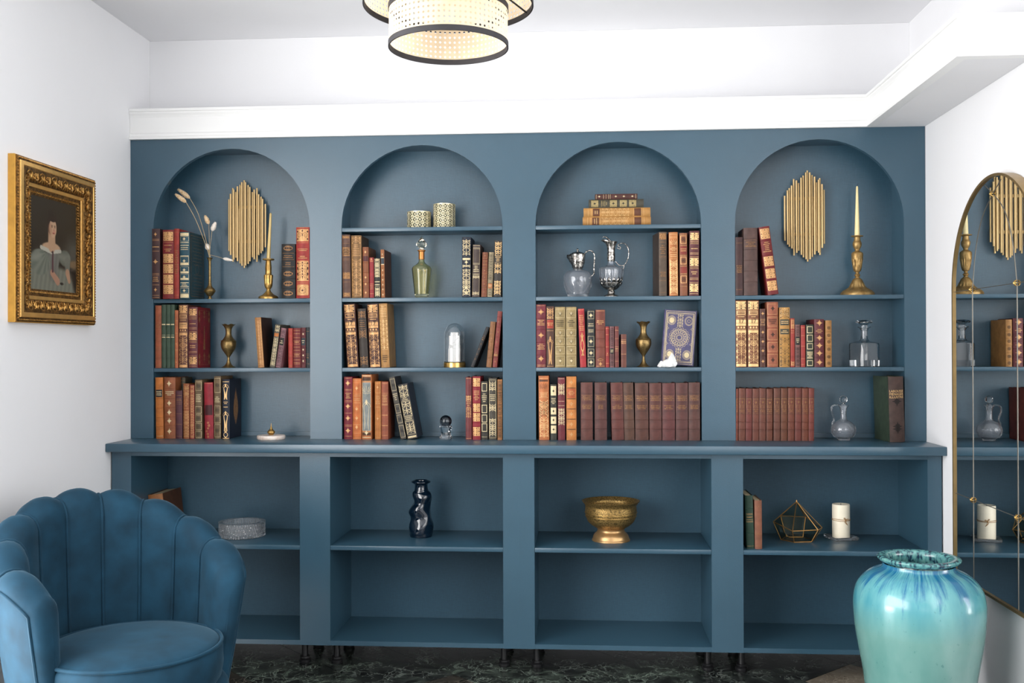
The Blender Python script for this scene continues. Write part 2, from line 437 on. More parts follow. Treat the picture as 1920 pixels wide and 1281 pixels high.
# ------------------------------------------------------------------ arched bookcase (upper part)
bc = thing('arched_bookcase', 'teal blue built-in bookcase of four round-arched niches above the worktop', 'bookcase', (0, YU, ZC))
def P(name, m_, mtl, smooth=None):
    m_.v = [(v[0], v[1] - YU, v[2] - ZC) for v in m_.v]
    return m_.obj(name, mtl, bc, smooth)
x_lo, x_hi = XL + 0.001, XR - 0.001
arch_r = [(b - a) / 2 for a, b in ARCH]
apex_v = [279, 272, 266, 261]
APEX = [at((431, 791, 1159, 1537)[i], apex_v[i], YU).z for i in range(4)]
FT = 0.022
fp = MB(); SEG = 28
edges = [x_lo] + [(ARCH[i][1] + ARCH[i + 1][0]) / 2 for i in range(3)] + [x_hi]
for i, (a, b) in enumerate(ARCH):
    c = (a + b) / 2; r = (b - a) / 2; spr = APEX[i] - r
    e0, e1 = edges[i], edges[i + 1]
    curve = [(c - r * math.cos(PI * k / SEG), spr + r * math.sin(PI * k / SEG)) for k in range(SEG + 1)]
    inner = [(a, ZC + 0.0005)] + curve + [(b, ZC + 0.0005)]
    outer = [(e0, ZC + 0.0005)]
    for x, z in curve:
        t = (x - a) / (b - a)
        outer.append((e0 if t <= 0 else e1 if t >= 1 else x, z if t <= 0 or t >= 1 else ZT))
    outer[1] = (e0, spr); outer[-1] = (e1, spr)
    outer.append((e1, ZC + 0.0005))
    # front, back and the reveal of the opening; corners of the cell filled by two triangles
    for y, flip in ((YU, False), (YU + FT, True)):
        n = len(fp.v); k = len(inner)
        fp.v += [(x, y, z) for x, z in inner] + [(x, y, z) for x, z in outer]
        for j in range(k - 1):
            q = (n + j, n + j + 1, n + k + j + 1, n + k + j)
            fp.f.append(q)
        n2 = len(fp.v); fp.v += [(e0, y, ZT), (e1, y, ZT)]
        fp.f.append((n + k + 1, n + k + 2, n2)); fp.f.append((n + k + k - 3, n + k + k - 2, n2 + 1))
        if not flip: n_front = n
    k = len(inner)
    for j in range(k - 1):
        nb = n_front + 2 * k + 2
        fp.f.append((n_front + j, n_front + j + 1, nb + j + 1, nb + j))
P('face_panel', fp, M_PAINT)
def bcbox(name, x0, x1, y0, y1, z0, z1, mtl=M_PANEL):
    q = MB(); q.box(x0, x1, y0, y1, z0, z1); return P(name, q, mtl)
bcbox('back_panel', x_lo, x_hi, YBU, 4.0995, ZC + 0.0005, ZT)
yb0, yb1 = YU + FT + 0.0002, YBU - 0.0002
bcbox('side_panel', x_lo, ARCH[0][0], yb0, yb1, ZC + 0.0005, ZT)
bcbox('side_panel', ARCH[3][1], x_hi, yb0, yb1, ZC + 0.0005, ZT)
for i in range(3): bcbox('divider', ARCH[i][1], ARCH[i + 1][0], yb0, yb1, ZC + 0.0005, ZT)
for i in range(4): bcbox('niche_top', ARCH[i][0] + 0.0003, ARCH[i][1] - 0.0003, yb0, yb1, APEX[i] + 0.004, ZT)
def shelf(a, b, z, t=0.0155):
    q = MB(); bm = bmesh.new(); bm_box(bm, a + 0.0006, b - 0.0006, YU + 0.0015, yb1, z - t, z, 0.0012)
    for v in bm.verts: v.co -= Vector((0, YU, ZC))
    return from_bm('shelf', bm, M_PAINT, bc, 35)
for i, (a, b) in enumerate(ARCH):
    if i in (1, 2): shelf(a, b, S0)
    shelf(a, b, S1); shelf(a, b, S2)
    q = MB(); q.box(a + 0.001, b - 0.001, YBU - 0.012, YBU - 0.0004, ZC + 0.0006, ZC + 0.017); P('back_strip', q, M_PAINT)

# ------------------------------------------------------------------ worktop
wt = box('worktop', x_lo, x_hi, YC, 4.0990, ZCB, ZC, M_TOP, None, 0.003)
wt['label'] = 'long teal blue painted worktop running under all four arches'; wt['category'] = 'worktop'

# ------------------------------------------------------------------ four base cabinets
YLB = 4.086
cab_edges = [XL + 0.006] + [(CAB[i][1] + CAB[i + 1][0]) / 2 for i in range(3)] + [XR - 0.006]
cab_names = ['open teal base cabinet at far left, partly behind the velvet armchair', 'open teal base cabinet holding the dark blue glass vase',
             'open teal base cabinet holding the footed brass bowl', 'open teal base cabinet at far right holding the pillar candle']
M_PANEL2 = woven('teal_blue_paint_shaded_back', 0.55, 0.38)  # same paint, gloss lowered to stand for shade inside the base cabinets
for i, (a, b) in enumerate(CAB):
    e0, e1 = cab_edges[i] + (0.00002 if i else 0), cab_edges[i + 1]
    t = thing('base_cabinet', cab_names[i], 'cabinet', ((a + b) / 2, YL, 0.0), 'open base cabinets under the worktop')
    def cb(name, x0, x1, y0, y1, z0, z1, mtl=M_PAINT, bev=0.0):
        bm = bmesh.new(); bm_box(bm, x0, x1, y0, y1, z0, z1, bev)
        for v in bm.verts: v.co -= t.location
        return from_bm(name, bm, mtl, t, 35 if bev else None)
    cb('side_panel', e0, a, YL, YLB - 0.0004, LB, ZCB - 0.0006)
    cb('side_panel', b, e1, YL, YLB - 0.0004, LB, ZCB - 0.0006)
    cb('top_rail', a + 0.0003, b - 0.0003, YL + 0.0006, YLB - 0.0004, LT, ZCB - 0.0006)
    cb('bottom_panel', a + 0.0003, b - 0.0003, YL + 0.0008, YLB - 0.0004, LB + 0.0003, LBT)
    cb('back_panel', e0, e1, YLB, 4.0985, LB, ZCB - 0.0006, M_PANEL2)
    cb('shelf', a + 0.0005, b - 0.0005, YL + 0.0015, YLB - 0.0004, LSB, LS, M_PAINT, 0.0012)
    for lx in (e0 + 0.062, e1 - 0.062):
        for ly in (YL + 0.085, 4.03):
            q = MB()
            q.lathe([(0.021, 0.0), (0.023, 0.006), (0.023, 0.012), (0.017, 0.017), (0.012, 0.02), (0.012, LB - 0.0105), (0.026, LB - 0.0095), (0.026, LB - 0.0004)], 16, c=(lx - t.location.x, ly - t.location.y), cap0=True, cap1=True)
            lg = q.obj('leg', M_BLACK, t)
            k = MB()                                    # ribbed adjusting ring near the foot
            k.lathe([(0.0125, 0.019), (0.019, 0.0195), (0.019, 0.026), (0.0125, 0.0265)], 16, rf=lambda an, r, z: r + 0.0016 * (1 if r > 0.015 and int(an * 16 / PI) % 2 else 0), c=(lx - t.location.x, ly - t.location.y))
            k.obj('adjuster', M_BLACK, lg)

# ------------------------------------------------------------------ books
class Tool:
    """flat gilt / blind tooling laid on a rounded spine of width w, height h"""
    def __init__(s, w, h, bulge, seed, flat=False):
        s.w, s.h, s.b, s.hw = w, h, bulge, w / 2 * 0.86
        s.rnd = random.Random(seed); s.L = {}
        s.flat = flat
    def pt(s, x, z, e):
        u = x / (s.w / 2)
        return (x, s.b * u * u - e, z)
    def put(s, layer, pts, faces, e):
        V, F = s.L.setdefault(layer, ([], []))
        n = len(V); V += [s.pt(x, z, e) for x, z in pts]; F += [tuple(i + n for i in f) for f in faces]
    def rect(s, ly, x0, x1, z0, z1, e=0.0006):
        n = max(1, min(8, int(abs(x1 - x0) / (s.w / 8) + 0.99)))
        pts = []
        for k in range(n + 1):
            x = x0 + (x1 - x0) * k / n; pts += [(x, z0), (x, z1)]
        s.put(ly, pts, [(2 * k, 2 * k + 2, 2 * k + 3, 2 * k + 1) for k in range(n)], e)
    def fan(s, ly, c, ring, e=0.0007):
        n = len(ring)
        s.put(ly, [c] + ring, [(0, 1 + k, 1 + (k + 1) % n) for k in range(n)], e)
    def ring(s, ly, cx, cz, r, t, seg=14, sq=1.0, e=0.0007, a0=0, a1=2 * PI):
        pts = []
        for k in range(seg + 1):
            a = a0 + (a1 - a0) * k / seg
            pts += [(cx + r * math.cos(a), cz + r * sq * math.sin(a)), (cx + (r - t) * math.cos(a), cz + (r - t) * sq * math.sin(a))]
        s.put(ly, pts, [(2 * k, 2 * k + 2, 2 * k + 3, 2 * k + 1) for k in range(seg)], e)
    def rib(s, ly, line, t, e=0.0007):
        pts = []
        n = len(line)
        for i, p in enumerate(line):
            a = line[max(i - 1, 0)]; b = line[min(i + 1, n - 1)]
            dx, dz = b[0] - a[0], b[1] - a[1]; l = math.hypot(dx, dz) or 1
            tt = (t[i] if isinstance(t, list) else t) / 2
            pts += [(p[0] - dz / l * tt, p[1] + dx / l * tt), (p[0] + dz / l * tt, p[1] - dx / l * tt)]
        s.put(ly, pts, [(2 * k, 2 * k + 2, 2 * k + 3, 2 * k + 1) for k in range(n - 1)], e)
    # ---- ornaments; v are fractions of the height
    def line(s, ly, v, t=0.0010): s.rect(ly, -s.hw, s.hw, v * s.h - t / 2, v * s.h + t / 2)
    def diamond(s, ly, v, k=0.5, tall=1.35):
        a = s.hw * k; z = v * s.h; r = []
        for i in range(16):
            an = 2 * PI * i / 16; q = 1.0 if i % 4 == 0 else 0.62 if i % 2 == 0 else 0.46
            if i % 4 == 2: q = 0.56
            r.append((a * q * math.cos(an), z + a * tall * q * math.sin(an)))
        s.fan(ly, (0, z), r)
    def frame(s, ly, v0, v1, t=0.0009, k=1.0, e=0.0007):
        a = s.hw * k; z0, z1 = v0 * s.h, v1 * s.h
        s.rect(ly, -a, a, z0, z0 + t, e); s.rect(ly, -a, a, z1 - t, z1, e); s.rect(ly, -a, -a + t, z0, z1, e); s.rect(ly, a - t, a, z0, z1, e)
    def text(s, ly, v0, v1):
        z0, z1 = v0 * s.h, v1 * s.h
        n = max(1, round((z1 - z0) / 0.0068)); st = (z1 - z0) / n
        for k in range(n):
            zc = z0 + st * (k + 0.5); hgt = min(0.0034, st * 0.55)
            half = s.hw * s.rnd.choice((0.88, 0.7, 0.8, 0.45))
            x = -half
            while x < half:
                wd = s.rnd.uniform(0.0007, 0.0017)
                s.rect(ly, x, min(x + wd, half), zc - hgt / 2 * s.rnd.uniform(0.7, 1), zc + hgt / 2, 0.0009)
                x += wd + 0.0006
    def arab(s, ly, v0, v1, t=0.0010):
        z0, z1 = v0 * s.h, v1 * s.h; H = z1 - z0
        n = max(1, round(H / (s.hw * 1.15))); st = H / n
        s.rib(ly, [(0, z0 + H * 0.03), (0, z1 - H * 0.03)], t * 0.9)
        for k in range(n):
            zc = z0 + st * (k + 0.5); R = min(st * 0.46, s.hw * 0.52); up = 1 if s.rnd.random() < 0.6 else -1
            turns = s.rnd.uniform(1.1, 1.5)
            for sx in (-1, 1):
                c = (sx * s.hw * 0.5, zc)
                sp = []
                for i in range(15):
                    q = i / 14; a = PI * (1 if sx > 0 else 0) + sx * -up * q * turns * 2 * PI; rr = R * (1 - 0.8 * q)
                    sp.append((c[0] + rr * math.cos(a), c[1] + rr * math.sin(a)))
                s.rib(ly, [(0, zc - up * st * 0.46), ((sp[0][0]) * 0.5, zc - up * st * 0.2)] + sp, [t * 0.8, t] + [t * (1.25 - 0.4 * i / 14) for i in range(15)])
                lx = sx * s.hw * 0.86
                for q in (-1, 1):
                    zz = zc + q * st * 0.4; a = s.hw * 0.15
                    s.fan(ly, (lx, zz), [(lx + a, zz), (lx, zz + a * 1.4), (lx - a, zz), (lx, zz - a * 1.4)])
            s.diamond(ly, (zc + st * 0.48 * up) / s.h, 0.22)
            s.diamond(ly, zc / s.h, 0.16)
    def sun(s, ly, v0, v1):
        z0, z1 = v0 * s.h, v1 * s.h; R = z1 - z0
        for k in range(9):
            a = PI * (k + 0.5) / 9; r1 = R * 0.95
            ex = max(-s.hw, min(s.hw, math.cos(a) * r1)); ez = z0 + math.sin(a) * r1 * 0.95
            s.rib(ly, [(ex * 0.3, z0 + (ez - z0) * 0.3), (ex * 0.7, z0 + (ez - z0) * 0.7), (ex, ez)], [0.0005, 0.0014, 0.0009])
        s.ring(ly, 0, z0, s.hw * 0.3, 0.0012, 10, a0=0, a1=PI)
    def urn(s, ly, v0, v1):
        z0, H = v0 * s.h, (v1 - v0) * s.h
        prof = [(0.5, 0), (0.55, .03), (0.2, .08), (0.16, .14), (0.55, .26), (0.72, .42), (0.6, .58), (0.3, .68), (0.26, .76), (0.5, .82), (0.55, .86), (0.2, .9), (0.12, .96), (0.02, 1)]
        pts = []
        for x, q in prof: pts += [(-x * s.hw, z0 + q * H), (x * s.hw, z0 + q * H)]
        s.put(ly, pts, [(2 * k, 2 * k + 1, 2 * k + 3, 2 * k + 2) for k in range(len(prof) - 1)], 0.0007)
    def flowers(s, ly, v0, v1):
        for k in range(6):
            x = s.rnd.uniform(-.6, .6) * s.hw; z = (v0 + (v1 - v0) * (k + .3) / 6) * s.h; r = s.hw * s.rnd.uniform(.22, .34)
            s.ring(ly, x, z, r, 0.0010, 12); s.ring(ly, x, z, r * 0.45, 0.0009, 8)
    def figure(s, ly, v0, v1):
        """tall standing ornament under a radiant arch"""
        z0, H = v0 * s.h, (v1 - v0) * s.h; hw = s.hw
        pr = [(.55, 0), (.5, .04), (.42, .2), (.5, .45), (.62, .6), (.66, .68), (.36, .75), (.2, .77), (.26, .83), (.2, .88), (.02, .91)]
        pts = []
        for x, q in pr: pts += [(-x * hw, z0 + q * H), (x * hw, z0 + q * H)]
        s.put(ly, pts, [(2 * k, 2 * k + 1, 2 * k + 3, 2 * k + 2) for k in range(len(pr) - 1)], 0.0007)
        s.ring(ly, 0, z0 + .68 * H, hw * .92, .0011, 14, 1.3, a0=0, a1=PI)
    def run(s, style):
        for tk in style.split():
            ly = 'gilt'
            if tk[0] == 'x': ly = 'blind'; tk = tk[1:]
            if tk[0] == 'y': ly = 'label'; tk = tk[1:]
            c = tk[0]
            if c == 'n':
                v, txt = tk[1:].split(','); vs, fs = text_mesh(txt, s.w * 0.5)
                s.put(ly, [(x, v_ + float(v) * s.h) for x, v_, _ in vs], fs, 0.0011); continue
            a = [float(x) for x in tk[1:].split(',')] if len(tk) > 1 else []
            if c == 'l': [s.line(ly, v) for v in a]
            elif c == 'L': [s.line(ly, v, 0.0026) for v in a]
            elif c == 'd': [s.diamond(ly, v) for v in a]
            elif c == 'D': [s.diamond(ly, v, 0.8, 1.0) for v in a]
            elif c == 'o':
                for v in a:
                    s.ring(ly, 0, v * s.h, s.hw * .62, .0012); s.ring(ly, 0, v * s.h, s.hw * .4, .0009); s.diamond(ly, v, .3, 1.0)
            elif c == 'e':
                for v in a: s.ring(ly, 0, v * s.h, s.hw * .8, s.hw * .8, 14, .55, 0.0005)
            elif c == 'z':
                for i in range(0, len(a), 2):
                    v0, v1 = a[i:i + 2]; zc = (v0 + v1) / 2 * s.h; hh = (v1 - v0) * s.h / 2
                    s.rect('gilt', -s.hw, s.hw, v0 * s.h, v1 * s.h, 0.0004)
                    rr = [(s.hw * .86, zc), (0, zc + hh * .78), (-s.hw * .86, zc), (0, zc - hh * .78)]
                    s.rib('blind', rr + rr[:1], 0.0030, 0.0008); s.rib('blind', [(-s.hw, zc - hh), (-s.hw * .5, zc - hh * .5)], .001, .0008)
                    q = [(x * .4, zc + (z - zc) * .4) for x, z in rr]
                    s.rib('blind', q + q[:1], 0.0008, 0.0008)
                    for ex, ez in ((-1, -1), (1, -1), (-1, 1), (1, 1)): s.rib('blind', [(ex * s.hw * .95, zc + ez * hh * .35), (ex * s.hw * .5, zc + ez * hh * .85)], .0009, .0008)
            elif c == 'q':
                for i in range(0, len(a), 2):      # framed panel with a small flower
                    s.frame(ly, a[i], a[i + 1]); s.diamond(ly, (a[i] + a[i + 1]) / 2, .42, 1.1)
            elif c == 'p':
                for i in range(0, len(a), 2): s.frame(ly, a[i], a[i + 1])
            elif c == 'P':
                for i in range(0, len(a), 2): s.frame(ly, a[i], a[i + 1], 0.0022, .92)
            elif c == 'g':
                for i in range(0, len(a), 2): s.rect(ly, -s.hw, s.hw, a[i] * s.h, a[i + 1] * s.h, 0.0004)
            elif c == 't':
                for i in range(0, len(a), 2): s.text(ly, a[i], a[i + 1])
            elif c == 'a':
                for i in range(0, len(a), 2): s.arab(ly, a[i], a[i + 1])
            elif c == 'A':
                for i in range(0, len(a), 2): s.arab(ly, a[i], a[i + 1], 0.0017)
            elif c == 's': s.sun(ly, *a)
            elif c == 'u': s.urn(ly, *a)
            elif c == 'f': s.flowers(ly, *a)
            elif c == 'F': s.figure(ly, *a)
            elif c == ';':
                for v in a:
                    for k in (-.6, 0, .6):
                        s.ring(ly, k * s.hw, v * s.h, s.hw * .2, s.hw * .2, 8, 1, .0008)

def cover_mesh(w, h, d, bulge, bands):
    tb = 0.0024
    plan = [(-w / 2, d), (-w / 2, bulge + 0.009), (-w / 2 + 0.0009, bulge + 0.0045), (-w / 2, bulge)]
    NA = 8
    arc = [(-w / 2 + w * k / NA) for k in range(1, NA)]
    plan += [(x, bulge * (x / (w / 2)) ** 2) for x in arc]
    plan += [(w / 2, bulge), (w / 2 - 0.0009, bulge + 0.0045), (w / 2, bulge + 0.009), (w / 2, d)]
    rows = [(0, 0)]
    for v in sorted(bands):
        zc = v * h
        rows += [(zc - 0.0019, 0), (zc - 0.0010, 1), (zc + 0.0010, 1), (zc + 0.0019, 0)]
    rows.append((h, 0))
    mm = MB()
    lo, hi = 3, 3 + NA
    mm.grid([[(x, y - (0.0013 if on and lo <= i <= hi else 0), z) for i, (x, y) in enumerate(plan)] for z, on in rows])
    n = len(plan); top = (len(rows) - 1) * n
    inn = [(-w / 2 + tb, d), (-w / 2 + tb, bulge + 0.003), (0, max(0.0022, 0.0022)), (w / 2 - tb, bulge + 0.003), (w / 2 - tb, d)]
    b0 = len(mm.v); mm.v += [(x, y, 0) for x, y in inn] + [(x, y, h) for x, y in inn]
    for k in range(4): mm.f.append((b0 + k, b0 + 5 + k, b0 + 6 + k, b0 + k + 1))
    mm.f.append(tuple(range(n)) + tuple(b0 + k for k in (4, 3, 2, 1, 0)))
    mm.f.append(tuple(top + k for k in reversed(range(n))) + tuple(b0 + 5 + k for k in range(5)))
    mm.f.append((0, top, b0 + 5, b0)); mm.f.append((n - 1, b0 + 4, b0 + 9, top + n - 1))
    return mm

SHELF = {}
for i, nm in enumerate(('leftmost arch', 'second arch from left', 'third arch from left', 'rightmost arch')):
    SHELF['%dT' % (i + 1)] = (S0, 'on top shelf of ' + nm)
    SHELF['%dU' % (i + 1)] = (S1, 'on upper shelf of ' + nm)
    SHELF['%dM' % (i + 1)] = (S2, 'on middle shelf of ' + nm)
    SHELF['%dB' % (i + 1)] = (ZC, 'on worktop in ' + nm)
    SHELF['%dL' % (i + 1)] = (LS, 'in base cabinet below ' + nm)
_bk = [0]
_ends = {}
def book_parts(root, w, h, d, color, style, gold, label, board=None):
    _bk[0] += 1
    bulge = min(0.007, max(0.0025, w * 0.16))
    bands = []
    toks = []
    for tk in style.split():
        if tk[0] == 'b': bands += [float(x) for x in tk[1:].split(',')]
        else: toks.append(tk)
    c = cover_mesh(w, h, d, bulge, bands).obj('cover', leather(color), root, 38)
    if board:
        c.data.materials.append(leather(board))
        for p in c.data.polygons:
            if p.center.y > bulge + 0.006: p.material_index = 1
    pg = MB(); tb = 0.0026
    pg.box(-w / 2 + tb, w / 2 - tb, bulge + 0.004, d - 0.004, 0.0028, h - 0.0032)
    pg.obj('page_block', M_PAGE, root, None)
    T = Tool(w, h, bulge, _bk[0] * 7 + 3)
    T.run(' '.join(toks))
    names = {'gilt': 'gilt_tooling', 'blind': 'dark_tooling', 'label': 'title_label'}
    for ly, (V, F) in T.L.items():
        if ly == 'gilt': mm = GILT[gold]
        elif ly == 'label': mm = leather(label or (30, 28, 26))
        else:
            mm = leather(tuple(int(x * 0.42) for x in color))
        o = obj(names[ly], V, F, mm, root)
        shade(o.data, 60)
        if ly != 'label': o['kind'] = 'stuff'      # many tiny strokes of foil, too small to pick apart
    return T
def B(key, x0, x1, yt, color, style, look, lean=0.0, out=0.004, d=None, gold='g', label=None, yaw=0.0, board=None, group=None):
    z, where = SHELF[key]
    Y = (YU if key[1] != 'L' else YL + 0.02) - out
    if d is None: d = YBU - Y - (0.015 if key[1] == 'B' else 0.012)
    pl, pr = at(x0, 700, Y), at(x1, 700, Y)
    sc = Y / F_PX
    # horizontal positions at the foot of the book
    vb = 1020 if key[1] == 'L' else {'T': 421, 'U': 556, 'M': 690, 'B': 823}[key[1]]
    pl, pr = at(x0, vb, Y), at(x1, vb, Y)
    ht = at((x0 + x1) / 2, yt, Y).z - z
    th = math.atan2(lean * sc, ht)
    w_ = (pr.x - pl.x) * math.cos(th)
    h = ht / math.cos(th) - (w_ * abs(math.sin(th)) if th else 0)
    piv = pr.x if th > 0 else pl.x
    off = -w_ / 2 if th > 0 else w_ / 2
    # centre of the foot, so that the pivot corner stands on the shelf
    cx = piv + off * math.cos(th); cz = z + 0.0003 + (-off) * math.sin(th) * 1.0
    if th < 0: cz = z + 0.0003 + abs(off * math.sin(th))
    if th > 0: cz = z + 0.0003 + abs(off * math.sin(th))
    if th == 0: cx = (pl.x + pr.x) / 2
    t = thing('book', look + ' ' + where, 'book', (cx, Y, cz), group or 'books ' + where, (0, th, math.radians(yaw)))
    T = book_parts(t, w_ * 0.985, h, d, color, style, gold, label, board)
    return t, w_, h, d

# ---- leftmost arch, upper shelf (spines stand a little proud of the face)
ARA = 'g.87,.985 xa.88,.97 l.86 P.79,.845 t.80,.838 t.735,.775 g.665,.71 xn.688,17 g.62,.655 ;.595 l.57,.63,.66,.72,.78 g.515,.555 a.06,.51 o.36 g.01,.05'
AR2 = ARA.replace('xn', 'xn')
B('1U', 284, 299, 429, (66, 40, 40), 'l.02,.05,.2,.34,.36,.83,.85,.68 d.13,.92 t.24,.32 D.53 L.74 ', 'dark brown book with gilt diamond motifs', out=.02)
B('1U', 303.8, 325.4, 431, (122, 34, 34), 'z.84,.97,.52,.65,.37,.5,.22,.35,.07,.2 t.68,.73,.76,.79 l.66,.82 b.51,.36,.21,.66,.83', 'red book with five gilt lozenge panels', out=.02)
B('1U', 326, 335.3, 429, (156, 52, 42), 't.35,.7 l.05,.95', 'thin scarlet book beside the lozenge-panelled red one', out=.02, gold='d')
T = B('1U', 336, 354.6, 435, (38, 78, 92), 'g.94,.985,.015,.07 q.86,.93,.5,.63,.38,.48,.28,.37,.08,.16 L.84,.8,.64,.24,.18 t.72,.78 t.19,.23 g.505,.54,.385,.41,.285,.31 b.49,.375,.265', 'thick teal book with heavily gilt spine', out=.02, gold='c', board=(34, 66, 76))
def side_art(root, w, h, d, draw, gold):
    """gilt lines on the right-hand board: draw(tool) works in a plane of width d"""
    TT = Tool(d, h, 0.0, 99, True); TT.hw = d / 2 * .84
    draw(TT)
    for ly, (V, F) in TT.L.items():
        V = [(w / 2 * 0.985 + 0.0005 - 0 * v[1] + (-v[1]) * 0.3, v[0] + d / 2 + .004, v[2]) for v in V]
        obj('board_tooling', V, F, GILT[gold] if ly == 'gilt' else leather((20, 16, 16)), root)
def teal_art(t):
    t.frame('gilt', .04, .96, .0014); t.frame('gilt', .08, .92, .0008, .88)
    for k in range(16):
        z = .12 + k * .05
        if .42 < z < .5: continue
        t.rect('gilt', -t.hw * (.75 - .4 * (k % 3) / 3), t.hw * .75, z * t.h, z * t.h + .0011)
    t.ring('gilt', 0, .46 * t.h, t.hw * .3, .0012)
side_art(T[0], T[1], T[2], T[3], teal_art, 'd')
B('1U', 527, 553, 457.5, (34, 34, 34), 'b.18,.36,.54,.7,.84 e.09,.27,.45,.92 xo.09,.27,.45,.92 t.6,.67,.73,.8 l.71,.83,.58', 'squat black book with gilt oval motifs', gold='d', lean=0)
B('1U', 554.5, 579.8, 426, (160, 48, 42), 'g.8,.97,.24,.52,.05,.18 xa.82,.95,.26,.5 l.99,.78,.53,.22,.2 t.55,.6,.66,.7 xo.11 P.04,.19', 'tall red and gilt book at the right end', gold='g')
# ---- leftmost arch, middle shelf
B('1M', 290.6, 302, 573, (156, 82, 52), 'l.04,.12,.3,.32,.47,.62,.72,.8,.96 t.64,.7', 'tan leather book at the left end', gold='d')
for i, (a, b, n) in enumerate(((302.6, 310.6, 'leftmost'), (311, 319, 'middle one'), (319.4, 327, 'rightmost'))):
    B('1M', a, b, 571.5, (56, 76, 58), 'L.69 l.68 l.52,.49 L.485', 'thin dark green book, %s of three,' % n, gold='c', group='three thin green books')
B('1M', 327.4, 333.6, 582, (176, 98, 60), 'l.3,.32,.6,.82 d.1,.42', 'slim orange-tan book right of the green trio', gold='g')
B('1M', 334.2, 351.6, 571.5, (96, 56, 44), ARA.replace('n.688,17', 't.67,.7'), 'brown book covered in gilt scrollwork', gold='g')
MAR = 'g.86,.97,.46,.58,.06,.18 xa.87,.96,.47,.57,.07,.17 l.82,.84,.8,.66,.6,.64,.44,.42,.25,.27,.2,.03 t.71,.74 t.32,.38 b.81,.61,.43,.24'
T = B('1M', 352.4, 369.6, 576, (98, 44, 50), MAR, 'large maroon book with red gilt cover showing', gold='g', board=(128, 26, 36))
def tower(t):
    t.frame('gilt', .05, .95, .0012); t.arab('gilt', .78, .92, .0008); t.arab('gilt', .08, .2, .0008)
    t.rib('gilt', [(0, .3 * t.h), (0, .45 * t.h), (0, .7 * t.h)], [.022, .012, .004])
    for x in (-.75, .75): t.rib('gilt', [(x * t.hw, .2 * t.h), (x * t.hw * .95, .5 * t.h), (x * t.hw, .8 * t.h)], .0012)
side_art(T[0], T[1], T[2], T[3], tower, 'd')
B('1M', 483.5, 495, 595, (170, 116, 66), 'a.05,.95 p.02,.98', 'gilt brown book leaning left beside the brass vase', lean=-6.5, gold='g', board=(58, 36, 26))
B('1M', 505, 514.8, 608, (84, 80, 70), 'a.04,.7 a.84,.97 yg.72,.8', 'grey patterned book with an orange label leaning right', lean=11.5, gold='c', label=(190, 110, 50))
B('1M', 516, 525.4, 615, (150, 106, 112), 'xa.03,.55 xa.78,.97 yg.56,.76 t.6,.7', 'pink patterned book with a black label leaning right', lean=11.6, gold='c')
B('1M', 540.4, 548.4, 615.7, (172, 58, 46), 'l.04,.06,.3,.8,.94', 'narrow orange-red book right of the leaning pair', gold='d')
B('1M', 549, 563.4, 615.5, (112, 32, 34), 'l.1,.13,.2,.28,.36,.44,.52,.6,.68,.76,.86,.94 t.3,.35,.62,.67', 'dark red book with many gilt lines', gold='g')
B('1M', 564, 573, 614.6, (92, 36, 40), 'b.1,.24,.38,.52,.78,.9 d.17,.31,.45,.84 yg.56,.74 t.6,.7', 'maroon ribbed book with a black label', gold='c', label=(34, 44, 54))
B('1M', 573.5, 580.4, 614, (34, 40, 44), 'l.1,.3,.34,.9 t.22,.28', 'black book against the right side', gold='d')
# ---- leftmost arch, on the worktop
B('1B', 291.8, 306, 708, (190, 110, 46), 'b.2,.35,.5,.66 yg.68,.8 t.7,.78 l.04', 'orange-tan book with a black label at the left', lean=-1.6, gold='c', label=(40, 34, 32))
B('1B', 307, 328.4, 708, (146, 84, 50), 'b.22,.36,.51,.66,.82 d.12,.29,.43,.58,.9 t.7,.78', 'thick brown book with five gilt diamonds', lean=-.8, gold='c')
B('1B', 328.8, 341.4, 732.7, (84, 44, 52), 'l.05,.3,.52,.72,.76,.9 t.78,.84', 'short plum book', gold='d', d=.048)
B('1B', 338, 347, 708, (74, 70, 56), 'l.9,.95', 'grey-green book standing behind the short plum book', out=-.056, d=.075, gold='d')
B('1B', 343.2, 354.2, 719.8, (150, 84, 48), 'a.03,.5 a.76,.97 t.58,.72 l.55,.74', 'tan book with gilt foliage', gold='g')
B('1B', 355.2, 364.2, 722, (140, 40, 40), 'a.03,.97 l.02,.98', 'narrow red book densely gilt', gold='g')
B('1B', 365, 378.4, 712.7, (112, 92, 66), 'b.14,.28,.42,.56,.8 p.02,.13,.15,.27,.29,.41,.43,.55,.82,.97 xo.08,.21,.35,.49,.9 t.62,.76', 'olive brown book with five framed roundels', gold='c')
B('1B', 383.2, 399.8, 717.5, (150, 34, 46), 'f.02,.32 xg.42,.6 l.985', 'crimson cloth book with gilt flower rings', lean=-1.6, gold='g')
B('1B', 400.8, 413.6, 706, (110, 90, 64), 'b.24,.38,.54,.72 p.03,.23,.25,.37,.39,.53,.74,.97 xo.13,.31,.46,.86 t.58,.68', 'tall olive brown panelled book beside the navy one', gold='c')
T = B('1B', 416, 430, 711.7, (24, 30, 48), 'F.14,.5 F.66,.95 u.0,.16 t.52,.55,.58,.63 L.96,.01', 'large navy book with gold figures and leaf', gold='b', board=(22, 27, 42))
def leaf(t):
    c, h = 0, t.h
    pr = [(.0, .22), (.25, .32), (.42, .42), (.46, .5), (.36, .62), (.2, .72), (.05, .8), (.0, .86)]
    pts = []
    for x, q in pr: pts += [(-x * t.hw, q * h), (x * t.hw, q * h)]
    t.put('gilt', pts, [(2 * k, 2 * k + 1, 2 * k + 3, 2 * k + 2) for k in range(len(pr) - 1)], .0007)
    t.rib('blind', [(0, .24 * h), (0, .84 * h)], .001, .001)
side_art(T[0], T[1], T[2], T[3], leaf, 'd')
